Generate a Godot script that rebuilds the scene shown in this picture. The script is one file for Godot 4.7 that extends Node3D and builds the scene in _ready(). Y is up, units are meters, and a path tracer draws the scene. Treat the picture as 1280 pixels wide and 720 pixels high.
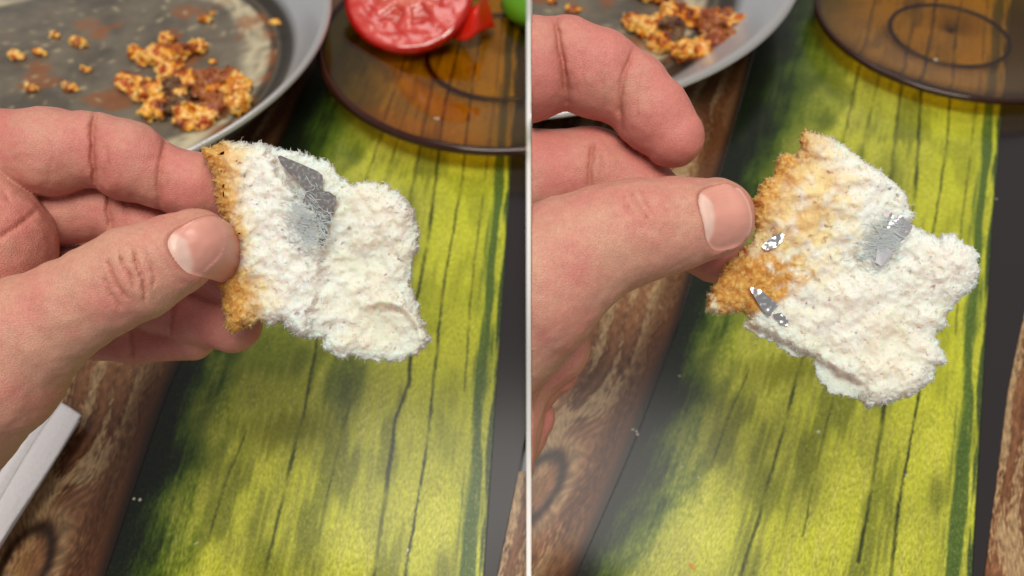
extends Node3D

# Two kitchen-table settings side by side, each with a hand that holds a torn piece of white bread.
# Everything lies in metres, y up. One small unit "u" of the hands and breads is 0.21 mm.
const EYE := Vector3(0, 0.30, 0)
const PITCH := 49.0
const U := 0.00021
const REACH := 0.21
var fwd: Vector3
var up: Vector3
var rng := RandomNumberGenerator.new()
var taken := {}

# ---------------------------------------------------------------- places

func at(x: float, y: float, d: float) -> Vector3:      # a point seen in direction (x, y) at distance d along the view axis
	return EYE + (fwd + Vector3.RIGHT * (x - 640.0) / 1000.0 - up * (y - 360.0) / 1000.0) * d

func on(x: float, y: float, h: float) -> Vector3:      # the point of the level h in that direction
	var r := fwd + Vector3.RIGHT * (x - 640.0) / 1000.0 - up * (y - 360.0) / 1000.0
	return EYE + r * ((h - EYE.y) / r.y)

static func J(x: float, y: float, z: float) -> Vector3:   # the same in the small units of the hands: z units farther than REACH
	var s := 1.0 + z / 1000.0
	return Vector3((x - 640.0) * s, (360.0 - y) * s, -z)

static func UJ(p: Vector3) -> Vector2:
	var s := 1.0 - p.z / 1000.0
	return Vector2(p.x / s + 640.0, 360.0 - p.y / s)

func seam(p: Vector3, k: float) -> float:
	return p.x - k * (p - EYE).dot(fwd)

# ---------------------------------------------------------------- naming

func numbered(called: String) -> String:
	var n: int = taken.get(called, 0)
	taken[called] = n + 1
	return called if n == 0 else "%s_%03d" % [called, n]

func tag(o: Node3D, label: String, category: String, group := "") -> Node3D:
	o.set_meta("label", label)
	o.set_meta("category", category)
	if group:
		o.set_meta("group", group)
	return o

func thing(called: String, label: String, category: String, where := Vector3.ZERO, group := "") -> Node3D:
	var o := Node3D.new()
	o.name = numbered(called)
	add_child(o, true)
	o.position = where
	return tag(o, label, category, group)

func part(called: String, mesh: Mesh, mat: Material, parent: Node, where := Vector3.ZERO) -> MeshInstance3D:
	var o := MeshInstance3D.new()
	o.name = numbered(called) if parent == self else called
	o.mesh = mesh
	for i in mesh.get_surface_count():
		o.set_surface_override_material(i, mat)
	parent.add_child(o, true)
	o.position = where
	return o

# ---------------------------------------------------------------- colours and materials

static func lin(r: float, g: float, b: float) -> Color:    # from 0..255 sRGB
	return Color(r / 255.0, g / 255.0, b / 255.0).srgb_to_linear()

func noise(freq: float, octaves := 3, kind := FastNoiseLite.TYPE_SIMPLEX_SMOOTH, s := 1) -> FastNoiseLite:
	var n := FastNoiseLite.new()
	n.seed = s
	n.noise_type = kind
	n.frequency = freq
	n.fractal_type = FastNoiseLite.FRACTAL_FBM
	n.fractal_octaves = octaves
	return n

func relief(freq: float, octaves: int, strength: float, s: int, kind := FastNoiseLite.TYPE_SIMPLEX_SMOOTH, side := 256) -> NoiseTexture2D:
	var t := NoiseTexture2D.new()
	t.width = side
	t.height = side
	t.seamless = true
	t.as_normal_map = true
	t.bump_strength = strength
	t.noise = noise(freq, octaves, kind, s)
	return t

func vmat(called: String, rough: float, spec := 0.5) -> StandardMaterial3D:
	var m := StandardMaterial3D.new()
	m.resource_name = called
	m.vertex_color_use_as_albedo = true
	m.roughness = rough
	m.metallic_specular = spec
	return m

func plain(called: String, c: Color, rough: float, metal := 0.0) -> StandardMaterial3D:
	var m := StandardMaterial3D.new()
	m.resource_name = called
	m.albedo_color = c
	m.roughness = rough
	m.metallic = metal
	return m

# ---------------------------------------------------------------- meshing of distance fields

static func smin(a: float, b: float, k: float) -> float:
	var h := maxf(k - absf(a - b), 0.0) / k
	return minf(a, b) - h * h * k * 0.25

func nets(f, lo: Vector3, hi: Vector3, c: float, slack: float, origin: Vector3, scale_by := U) -> Array:
	const B := 4
	const S := 4
	var nb := Vector3i(((hi - lo) / (c * B)).ceil())
	var cx := nb.x * B + 1
	var cy := nb.y * B + 1
	var cz := nb.z * B + 1
	var sy := cx
	var sz := cx * cy
	var v := PackedFloat32Array()
	v.resize(cx * cy * cz)
	v.fill(1e9)
	var blocks: Array[Vector3i] = []
	var rad := B * c * 0.87
	for gk in range(0, nb.z, S):
		for gj in range(0, nb.y, S):
			for gi in range(0, nb.x, S):
				var far: float = f.prepare(lo + (Vector3(gi, gj, gk) + Vector3.ONE * S * 0.5) * (B * c), rad * S)
				if absf(far) > rad * S + slack:
					continue
				for bk in range(gk, mini(gk + S, nb.z)):
					for bj in range(gj, mini(gj + S, nb.y)):
						for bi in range(gi, mini(gi + S, nb.x)):
							var d: float = f.prepare(lo + (Vector3(bi, bj, bk) + Vector3.ONE * 0.5) * (B * c), rad)
							if absf(d) > rad + slack:
								continue
							blocks.append(Vector3i(bi, bj, bk))
							for k in B + 1:
								for j in B + 1:
									var o := bi * B + (bj * B + j) * sy + (bk * B + k) * sz
									var y := lo.y + (bj * B + j) * c
									var z := lo.z + (bk * B + k) * c
									for i in B + 1:
										if v[o + i] > 1e8:
											v[o + i] = f.val(Vector3(lo.x + (bi * B + i) * c, y, z))
	var ids := PackedInt32Array()
	ids.resize(cx * cy * cz)
	ids.fill(-1)
	var verts := PackedVector3Array()
	var cells := PackedInt32Array()
	var starts := PackedInt32Array()
	var off := [0, 1, sy, sy + 1, sz, sz + 1, sz + sy, sz + sy + 1]
	var pos := [Vector3(0, 0, 0), Vector3(1, 0, 0), Vector3(0, 1, 0), Vector3(1, 1, 0), Vector3(0, 0, 1), Vector3(1, 0, 1), Vector3(0, 1, 1), Vector3(1, 1, 1)]
	var ea := [0, 2, 4, 6, 0, 1, 4, 5, 0, 1, 2, 3]
	var eb := [1, 3, 5, 7, 2, 3, 6, 7, 4, 5, 6, 7]
	var o1 := sy + 1
	var o2 := sz + 1
	var o3 := sz + sy
	var o4 := sz + sy + 1
	for b in blocks:
		starts.append(verts.size())
		for k in B:
			for j in B:
				for i in B:
					var o := b.x * B + i + (b.y * B + j) * sy + (b.z * B + k) * sz
					var n := int(v[o] < 0.0) + int(v[o + 1] < 0.0) + int(v[o + sy] < 0.0) + int(v[o + o1] < 0.0) + int(v[o + sz] < 0.0) + int(v[o + o2] < 0.0) + int(v[o + o3] < 0.0) + int(v[o + o4] < 0.0)
					if n == 0 or n == 8:
						continue
					var sum := Vector3.ZERO
					var m := 0
					for e in 12:
						var a: float = v[o + off[ea[e]]]
						var q: float = v[o + off[eb[e]]]
						if (a < 0.0) != (q < 0.0):
							var pa: Vector3 = pos[ea[e]]
							sum += pa.lerp(pos[eb[e]], a / (a - q))
							m += 1
					ids[o] = verts.size()
					cells.append(o)
					verts.append(lo + (Vector3(b.x * B + i, b.y * B + j, b.z * B + k) + sum / m) * c)
	var index := PackedInt32Array()
	for o in cells:
		var s := v[o] < 0.0
		for e in 3:
			var step: int = [1, sy, sz][e]
			if s == (v[o + step] < 0.0):
				continue
			var s1: int = [sy, sz, 1][e]
			var s2: int = [sz, 1, sy][e]
			if o - s1 - s2 < 0:
				continue
			var a := ids[o]
			var q := ids[o - s1]
			var r := ids[o - s1 - s2]
			var t := ids[o - s2]
			if q < 0 or r < 0 or t < 0:
				continue
			if s:
				index.append_array(PackedInt32Array([a, t, r, a, r, q]))
			else:
				index.append_array(PackedInt32Array([a, q, r, a, r, t]))
	var normals := PackedVector3Array()
	normals.resize(verts.size())
	for t in range(0, index.size(), 3):
		var a := verts[index[t]]
		var nn := (verts[index[t + 2]] - a).cross(verts[index[t + 1]] - a)
		normals[index[t]] += nn
		normals[index[t + 1]] += nn
		normals[index[t + 2]] += nn
	var cols := PackedColorArray()
	cols.resize(verts.size())
	starts.append(verts.size())
	for n in blocks.size():
		if starts[n] == starts[n + 1]:
			continue
		f.prepare(lo + (Vector3(blocks[n]) + Vector3.ONE * 0.5) * (B * c), rad)
		for i in range(starts[n], starts[n + 1]):
			normals[i] = normals[i].normalized()
			cols[i] = f.tint(verts[i], normals[i])
			verts[i] = (verts[i] - origin) * scale_by
	return [verts, normals, cols, index]

func made(a: Array) -> ArrayMesh:
	return from_arrays(a[0], a[1], a[2], a[3])

func from_arrays(verts: PackedVector3Array, normals: PackedVector3Array, cols: PackedColorArray, index: PackedInt32Array, uvs := PackedVector2Array()) -> ArrayMesh:
	var arr := []
	arr.resize(Mesh.ARRAY_MAX)
	arr[Mesh.ARRAY_VERTEX] = verts
	arr[Mesh.ARRAY_NORMAL] = normals
	if cols.size():
		arr[Mesh.ARRAY_COLOR] = cols
	if uvs.size():
		arr[Mesh.ARRAY_TEX_UV] = uvs
	if index.size():
		arr[Mesh.ARRAY_INDEX] = index
	var m := ArrayMesh.new()
	m.add_surface_from_arrays(Mesh.PRIMITIVE_TRIANGLES, arr)
	return m

# ---------------------------------------------------------------- hands

class Hand:
	var chains := []          # each: {p: PackedVector3Array, r: PackedFloat32Array, palm: blend with the palm, grooves: [...], warm: float}
	var act := []
	var cut := -1e9           # nothing left of the plane x = cut * depth
	var nail_at: Vector3
	var nail_along: Vector3
	var nail_across: Vector3
	var nail_up: Vector3
	var nail_half := Vector2(32, 27)
	var n1: FastNoiseLite
	var n2: FastNoiseLite
	var n3: FastNoiseLite

	func chain(palm: float, warm: float, nodes: Array, k := 7.0) -> Dictionary:
		var p := PackedVector3Array()
		var r := PackedFloat32Array()
		for n in nodes:
			var s: float = 1.0 + n[2] / 1000.0
			p.append(Vector3((n[0] - 640.0) * s, (360.0 - n[1]) * s, -n[2]))
			r.append(n[3] * s)
		var d := {"p": p, "r": r, "palm": palm, "grooves": [], "warm": warm, "k": k}
		chains.append(d)
		return d

	func groove(c: Dictionary, w: float, depth: float, pts: Array) -> void:
		var q := PackedVector2Array()
		for i in range(0, pts.size(), 2):
			q.append(Vector2(pts[i], pts[i + 1]))
		c.grooves.append([q, w, depth])

	func tube(c: Dictionary, p: Vector3) -> float:
		var ps: PackedVector3Array = c.p
		var rs: PackedFloat32Array = c.r
		var k: float = c.k
		var d := 1e9
		for i in ps.size() - 1:
			var a := ps[i]
			var ba := ps[i + 1] - a
			var pa := p - a
			var h := clampf(pa.dot(ba) / ba.length_squared(), 0.0, 1.0)
			var e := (pa - ba * h).length() - lerpf(rs[i], rs[i + 1], h)
			if d > 1e8:
				d = e
			else:
				var m := maxf(k - absf(d - e), 0.0) / k
				d = minf(d, e) - m * m * k * 0.25
		return d

	func carve(c: Dictionary, p: Vector3) -> float:
		var s := 1.0 - p.z / 1000.0
		var q := Vector2(p.x / s + 640.0, 360.0 - p.y / s)
		q += Vector2(n2.get_noise_2d(q.x, q.y), n2.get_noise_2d(q.y + 90.0, q.x)) * 2.2
		var sum := 0.0
		for g in c.grooves:
			var pts: PackedVector2Array = g[0]
			var w: float = g[1]
			var best := 1e9
			var along := 0.0
			var n := pts.size() - 1
			for i in n:
				var a := pts[i]
				var ba := pts[i + 1] - a
				var h := clampf((q - a).dot(ba) / ba.length_squared(), 0.0, 1.0)
				var e := (q - a - ba * h).length_squared()
				if e < best:
					best = e
					along = (i + h) / n
			if best < w * w * 40.0:
				var f := minf(1.0, 0.25 + 4.0 * along) * minf(1.0, 0.25 + 4.0 * (1.0 - along))
				sum += g[2] * f * (0.72 * exp(-best / (w * w)) + 0.36 * exp(-best / (w * w * 9.0)))
		return sum

	func facing(c: Dictionary, p: Vector3) -> bool:       # on the side of the finger towards +z
		var ps: PackedVector3Array = c.p
		var best := 1e9
		var z := 0.0
		for i in ps.size() - 1:
			var ba := ps[i + 1] - ps[i]
			var h := clampf((p - ps[i]).dot(ba) / ba.length_squared(), 0.0, 1.0)
			var q := ps[i] + ba * h
			var d := p.distance_squared_to(q)
			if d < best:
				best = d
				z = q.z
		return p.z > z - 4.0

	func nail_bed(p: Vector3, d: float) -> float:      # the fold of skin round the nail's root and sides, and the shallow bed inside it
		var q := p - nail_at
		var a := q.dot(nail_along) / nail_half.x
		var b := q.dot(nail_across) / nail_half.y
		if absf(a) > 1.5 or absf(b) > 1.6 or q.dot(nail_up) < -30.0:
			return d
		var rho := pow(pow(absf(a), 3.2) + pow(absf(b), 3.2), 1.0 / 3.2)
		var e := (rho - 1.0) * nail_half.y
		var open := 1.0 - smoothstep(0.35, 0.85, a)
		d -= 2.6 * exp(-(e - 3.5) * (e - 3.5) / 18.0) * open
		d += 2.2 * (1.0 - smoothstep(-5.0, 0.0, e)) * lerpf(0.35, 1.0, open)
		return d

	func one(ci: int, p: Vector3) -> float:
		var c: Dictionary = chains[ci]
		var d := tube(c, p)
		if ci == 1 and d < 14.0:
			d = nail_bed(p, d)
		if d < 12.0 and c.grooves.size() and facing(c, p):
			d += carve(c, p)
		return d

	func prepare(p: Vector3, rad: float) -> float:
		act.clear()
		var ds := []
		var best := 1e9
		for c in chains:
			var d := tube(c, p)
			ds.append(d)
			best = minf(best, d)
		for i in ds.size():
			if ds[i] < best + 2.0 * rad + 34.0:
				act.append(i)
		if cut > -1e8:
			best = maxf(best, -(p.x - cut * (1000.0 - p.z)))
		return best

	func val(p: Vector3) -> float:
		var palm := 1e9
		if act.has(0):
			palm = tube(chains[0], p)
		var d := palm
		for i in act:
			if i == 0:
				continue
			var e := one(i, p)
			var k: float = chains[i].palm
			if k > 0.0 and palm < 1e8:
				var h := maxf(k - absf(e - palm), 0.0) / k
				e = minf(e, palm) - h * h * k * 0.25
			var m := maxf(2.0 - absf(d - e), 0.0) / 2.0
			d = minf(d, e) - m * m * 0.5
		d += n3.get_noise_3dv(p) * 1.2
		if cut > -1e8:
			d = maxf(d, -(p.x - cut * (1000.0 - p.z)))
		return d

	func tint(p: Vector3, _n: Vector3) -> Color:
		var best := 1e9
		var ci := 0
		for i in act:
			var d := tube(chains[i], p)
			if d < best:
				best = d
				ci = i
		var warm: float = chains[ci].warm
		var t := clampf(warm + n1.get_noise_3dv(p) * 0.7 + n2.get_noise_3dv(p) * 0.35, 0.0, 1.0)
		var ps: PackedVector3Array = chains[ci].p
		t = clampf(t + 0.45 * exp(-p.distance_squared_to(ps[ps.size() - 1]) / 3000.0), 0.0, 1.0)
		var tan := Color(0.61, 0.335, 0.25)
		var pink := Color(0.60, 0.225, 0.195)
		var c := tan.lerp(pink, t)
		c = c * (1.0 + 0.10 * n2.get_noise_3dv(p * 2.3 + Vector3(40, 7, 3)))
		if ci == 1:
			var o := p - nail_at
			var na := o.dot(nail_along) / nail_half.x
			var nb := o.dot(nail_across) / nail_half.y
			if o.dot(nail_up) > -30.0 and na < 1.0:
				var e := (pow(pow(absf(na), 3.2) + pow(absf(nb), 3.2), 1.0 / 3.2) - 1.0) * nail_half.y
				c = c.lerp(Color(0.42, 0.15, 0.10), 0.55 * exp(-(e - 0.5) * (e - 0.5) / 7.0))
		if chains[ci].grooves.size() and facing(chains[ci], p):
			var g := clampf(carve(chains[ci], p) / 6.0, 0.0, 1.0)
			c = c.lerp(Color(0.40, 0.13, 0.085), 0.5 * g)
		return Color(c.r, c.g, c.b)

func skin() -> StandardMaterial3D:
	var m := vmat("skin", 0.52, 0.45)
	m.normal_enabled = true
	m.normal_texture = relief(0.045, 4, 6.0, 11, FastNoiseLite.TYPE_SIMPLEX, 512)
	m.normal_scale = 0.8
	m.uv1_triplanar = true
	m.uv1_scale = Vector3.ONE * 80.0
	var lines := NoiseTexture2D.new()
	lines.width = 512
	lines.height = 512
	lines.seamless = true
	lines.noise = noise(0.05, 3, FastNoiseLite.TYPE_CELLULAR, 13)
	var ramp := Gradient.new()
	ramp.offsets = PackedFloat32Array([0.0, 0.45, 1.0])
	ramp.colors = PackedColorArray([Color(0.86, 0.80, 0.78), Color(0.96, 0.945, 0.94), Color(1.0, 1.0, 1.0)])
	lines.color_ramp = ramp
	m.albedo_texture = lines
	m.heightmap_enabled = true
	var pores := NoiseTexture2D.new()
	pores.width = 512
	pores.height = 512
	pores.seamless = true
	pores.noise = noise(0.06, 2, FastNoiseLite.TYPE_CELLULAR, 12)
	m.heightmap_texture = pores
	m.heightmap_scale = 0.012
	m.subsurf_scatter_enabled = true
	m.subsurf_scatter_strength = 0.06
	return m

func nail_mesh(h: Hand, origin: Vector3) -> ArrayMesh:
	var verts := PackedVector3Array()
	var normals := PackedVector3Array()
	var cols := PackedColorArray()
	var index := PackedInt32Array()
	const N := 30
	for side in 2:
		for j in N + 1:
			for i in N + 1:
				var s := -1.0 + 2.0 * i / N
				var t := -1.0 + 2.0 * j / N
				# square grid drawn out to a rounded outline, a little narrower at the root
				var big := maxf(absf(s), absf(t))
				var rr := pow(pow(absf(s), 3.2) + pow(absf(t), 3.2), 1.0 / 3.2)
				var shrink := big / rr if rr > 0.0001 else 1.0
				var a := t * shrink * h.nail_half.x
				var w := h.nail_half.y * shrink * (1.0 + 0.05 * t)
				var p := h.nail_at + h.nail_along * a + h.nail_across * (s * w)
				var top := 40.0
				h.prepare(p, 40.0)
				var q := p + h.nail_up * top
				for it in 24:
					var d := h.val(q)
					if d < 0.05:
						break
					q -= h.nail_up * minf(d * 0.8, 6.0)
				var rim := maxf(absf(s), maxf(-t, 0.0))
				var lift := 3.0 - 3.2 * smoothstep(0.80, 1.0, rim) - (4.0 if side == 1 else 0.0) - 1.0 * smoothstep(0.75, 1.0, t)
				verts.append(q + h.nail_up * lift)
				normals.append(Vector3.ZERO)
				var lun := 1.0 - smoothstep(-0.62, -0.40, t + 0.42 * s * s - 0.22 * s)
				var pink := Color(0.60, 0.285, 0.235)
				var pale := Color(0.70, 0.50, 0.44)
				var c := pink.lerp(pale, lun * 0.85)
				c = c.lerp(Color(0.66, 0.44, 0.37), smoothstep(0.86, 0.97, t) * 0.6)
				c = c * (1.0 + 0.05 * sin(s * 46.0) * 0.5)
				cols.append(Color(c.r, c.g, c.b))
		for j in N:
			for i in N:
				var o := side * (N + 1) * (N + 1) + j * (N + 1) + i
				var quad := [o, o + 1, o + N + 2, o + N + 1]
				if side == 1:
					quad.reverse()
				index.append_array(PackedInt32Array([quad[0], quad[1], quad[2], quad[0], quad[2], quad[3]]))
	# across x along = -up for the order above, so check the turn once
	var nn := (verts[N + 1] - verts[0]).cross(verts[1] - verts[0])
	if nn.dot(h.nail_up) < 0.0:
		for t in range(0, index.size(), 3):
			var x := index[t]
			index[t] = index[t + 1]
			index[t + 1] = x
	for t in range(0, index.size(), 3):
		var a := verts[index[t]]
		var f := (verts[index[t + 2]] - a).cross(verts[index[t + 1]] - a)
		for k in 3:
			normals[index[t + k]] += f
	for i in verts.size():
		normals[i] = normals[i].normalized()
		verts[i] = (verts[i] - origin) * U
	return from_arrays(verts, normals, cols, index)

func new_hand() -> Hand:
	var h := Hand.new()
	h.n1 = noise(0.011, 2, FastNoiseLite.TYPE_SIMPLEX_SMOOTH, 5)
	h.n2 = noise(0.05, 3, FastNoiseLite.TYPE_SIMPLEX_SMOOTH, 6)
	h.n3 = noise(0.03, 2, FastNoiseLite.TYPE_SIMPLEX_SMOOTH, 7)
	return h

func place_hand(h: Hand, label: String, lo: Vector3, hi: Vector3, base: Vector3, cell: float) -> void:
	var o := thing("hand", label, "hand", to_world(base))
	o.basis = frame()
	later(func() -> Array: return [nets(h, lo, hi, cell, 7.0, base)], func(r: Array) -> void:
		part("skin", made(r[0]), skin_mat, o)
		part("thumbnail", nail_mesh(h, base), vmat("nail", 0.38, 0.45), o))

var jobs := []

func later(work: Callable, done: Callable) -> void:      # long computations run side by side
	var t := Thread.new()
	t.start(work)
	jobs.append([t, done])

func finish() -> void:
	for j in jobs:
		j[1].call(j[0].wait_to_finish())
	jobs.clear()

func frame() -> Basis:
	return Basis(Vector3.RIGHT, up, -fwd)

func to_world(j: Vector3) -> Vector3:
	return EYE + fwd * REACH + frame() * (j * U)

var skin_mat: StandardMaterial3D

func left_side_hand() -> void:
	var h := new_hand()
	# palm body behind, wrist towards the lower left
	h.chain(0.0, 0.6, [[-120, 560, 84, 84], [-95, 330, 95, 88], [-75, 240, 95, 70]], 30.0)
	# thumb, in front
	var th := h.chain(22.0, 0.22, [[-150, 580, 40, 84], [-88, 520, 8, 104], [-12, 462, -26, 88], [38, 415, -32, 71], [86, 386, -34, 60], [130, 362, -34, 57], [170, 341, -32, 58], [212, 321, -22, 50], [245, 303, -14, 43]], 10.0)
	h.groove(th, 1.5, 4.6, [133, 322, 138, 340, 150, 362, 160, 374])
	h.groove(th, 1.4, 4.8, [150, 308, 153, 330, 166, 350, 170, 362])
	h.groove(th, 1.4, 4.6, [166, 306, 170, 328, 180, 350, 182, 379])
	h.groove(th, 1.4, 3.0, [126, 336, 134, 360, 146, 378, 152, 388])
	h.groove(th, 1.4, 2.8, [178, 313, 190, 330, 193, 350, 191, 362])
	h.groove(th, 1.6, 1.0, [154, 306, 164, 302, 176, 308, 186, 318])
	h.groove(th, 1.6, 1.0, [150, 322, 160, 330, 174, 326])
	h.groove(th, 1.6, 1.0, [158, 344, 170, 348, 182, 342])
	h.groove(th, 1.8, 0.8, [112, 350, 118, 366, 128, 380])
	h.nail_at = J(255, 303, -57)
	h.nail_along = (Vector3(0.85, 0.52, -0.20)).normalized()
	h.nail_up = (Vector3(0.10, 0.13, 1.0) - h.nail_along * Vector3(0.10, 0.13, 1.0).dot(h.nail_along)).normalized()
	h.nail_across = h.nail_up.cross(h.nail_along)
	h.nail_half = Vector2(38, 31)
	# index: three pads, then the tip behind the crust
	var ix := h.chain(14.0, 0.72, [[-70, 190, 70, 62], [0, 188, 60, 50], [62, 190, 54, 54], [117, 186, 60, 45], [160, 201, 63, 49], [204, 221, 76, 40], [242, 233, 87, 42], [282, 248, 104, 33]], 8.0)
	h.groove(ix, 3.2, 8.0, [117, 143, 116, 170, 116, 200, 119, 232])
	h.groove(ix, 3.0, 3.0, [132, 178, 134, 205, 132, 232])
	h.groove(ix, 3.2, 5.0, [208, 172, 202, 195, 199, 222, 199, 262])
	h.groove(ix, 2.0, 2.0, [122, 140, 118, 152])
	h.groove(ix, 1.4, 0.9, [150, 170, 148, 205, 152, 240])
	h.groove(ix, 1.4, 0.8, [226, 196, 221, 225, 222, 262])
	h.groove(ix, 1.4, 0.8, [90, 150, 92, 185, 90, 225])
	h.groove(ix, 1.4, 0.8, [62, 160, 66, 195, 60, 232])
	# the pad of the palm under the index
	var pad := h.chain(20.0, 0.75, [[-60, 205, 40, 64], [-18, 305, 34, 76], [-30, 380, 40, 80]], 20.0)
	h.groove(pad, 3.5, 3.5, [-10, 302, 20, 285, 48, 262])
	h.groove(pad, 2.5, 2.0, [-10, 236, 6, 242, 14, 252])
	# middle
	var md := h.chain(10.0, 0.6, [[-60, 262, 110, 50], [20, 266, 112, 40], [80, 262, 112, 42], [140, 261, 116, 37], [176, 285, 124, 40], [225, 318, 128, 39], [283, 346, 122, 34]], 8.0)
	h.groove(md, 3.0, 6.0, [137, 238, 135, 262, 139, 288])
	h.groove(md, 2.4, 2.5, [155, 243, 157, 262, 155, 288])
	# ring
	var rg := h.chain(10.0, 0.7, [[-60, 330, 150, 52], [30, 336, 150, 41], [120, 350, 150, 41], [205, 378, 146, 40], [245, 392, 142, 38], [291, 405, 134, 36]], 8.0)
	h.groove(rg, 3.0, 5.0, [214, 340, 218, 380, 212, 420])
	# little finger
	var lt := h.chain(10.0, 0.7, [[-60, 385, 180, 48], [40, 402, 178, 40], [120, 412, 176, 37], [168, 418, 172, 36], [240, 418, 162, 32]], 8.0)
	h.groove(lt, 3.0, 4.5, [166, 400, 162, 425, 166, 450])
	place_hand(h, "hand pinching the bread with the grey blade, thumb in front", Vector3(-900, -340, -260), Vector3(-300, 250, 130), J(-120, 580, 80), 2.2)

func right_side_hand() -> void:
	var h := new_hand()
	h.cut = 0.0243
	h.chain(0.0, 0.6, [[560, 560, 90, 110], [600, 400, 95, 100], [590, 250, 100, 70]], 30.0)
	var th := h.chain(22.0, 0.28, [[560, 440, 30, 120], [615, 388, 0, 108], [662, 357, -24, 95], [708, 325, -32, 79], [750, 303, -34, 69], [795, 289, -34, 64], [840, 281, -26, 58], [892, 272, -16, 50]], 10.0)
	h.groove(th, 1.5, 3.2, [786, 236, 794, 252, 806, 268, 810, 284])
	h.groove(th, 1.5, 2.6, [800, 233, 806, 250, 818, 268])
	h.groove(th, 1.5, 2.6, [776, 240, 782, 256, 792, 272])
	h.groove(th, 1.8, 1.0, [838, 240, 846, 258, 852, 274])
	h.groove(th, 1.8, 0.8, [760, 246, 766, 262, 774, 276])
	h.nail_at = J(908, 268, -66)
	h.nail_along = (Vector3(0.92, 0.25, -0.22)).normalized()
	h.nail_up = (Vector3(0.05, 0.16, 1.0) - h.nail_along * Vector3(0.05, 0.16, 1.0).dot(h.nail_along)).normalized()
	h.nail_across = h.nail_up.cross(h.nail_along)
	h.nail_half = Vector2(35, 37)
	var ix := h.chain(14.0, 0.8, [[590, 92, 62, 66], [660, 87, 54, 64], [705, 77, 54, 54], [746, 92, 52, 54], [788, 113, 50, 47], [816, 143, 46, 46], [841, 171, 42, 39]], 8.0)
	h.groove(ix, 3.4, 8.0, [694, 24, 698, 50, 704, 90, 711, 132])
	h.groove(ix, 3.2, 5.5, [793, 62, 780, 90, 775, 120, 776, 158])
	h.groove(ix, 1.8, 1.6, [700, 60, 706, 86, 716, 124])
	h.groove(ix, 1.5, 1.0, [733, 50, 728, 85, 732, 125])
	h.groove(ix, 1.4, 0.9, [760, 62, 752, 95, 756, 138])
	h.groove(ix, 1.4, 0.9, [806, 82, 796, 118, 794, 160])
	var md := h.chain(12.0, 0.8, [[590, 225, 108, 64], [665, 222, 104, 58], [738, 216, 104, 56], [790, 240, 106, 52], [840, 280, 110, 46], [895, 318, 112, 36]], 8.0)
	h.groove(md, 3.2, 6.0, [741, 178, 738, 205, 736, 240])
	h.groove(md, 2.4, 2.4, [752, 185, 752, 215, 750, 240])
	# ring and little finger curled below the ball of the thumb
	h.chain(16.0, 0.5, [[560, 470, 110, 80], [640, 436, 84, 74], [688, 432, 76, 50]], 12.0)
	h.chain(10.0, 0.75, [[600, 520, 130, 50], [650, 480, 116, 46], [690, 462, 106, 33]], 10.0)
	h.chain(8.0, 0.6, [[610, 600, 140, 42], [645, 540, 130, 38], [664, 522, 126, 30]], 10.0)
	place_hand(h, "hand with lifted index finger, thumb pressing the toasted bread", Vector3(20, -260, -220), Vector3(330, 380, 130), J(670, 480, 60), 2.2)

# ---------------------------------------------------------------- bread

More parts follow.
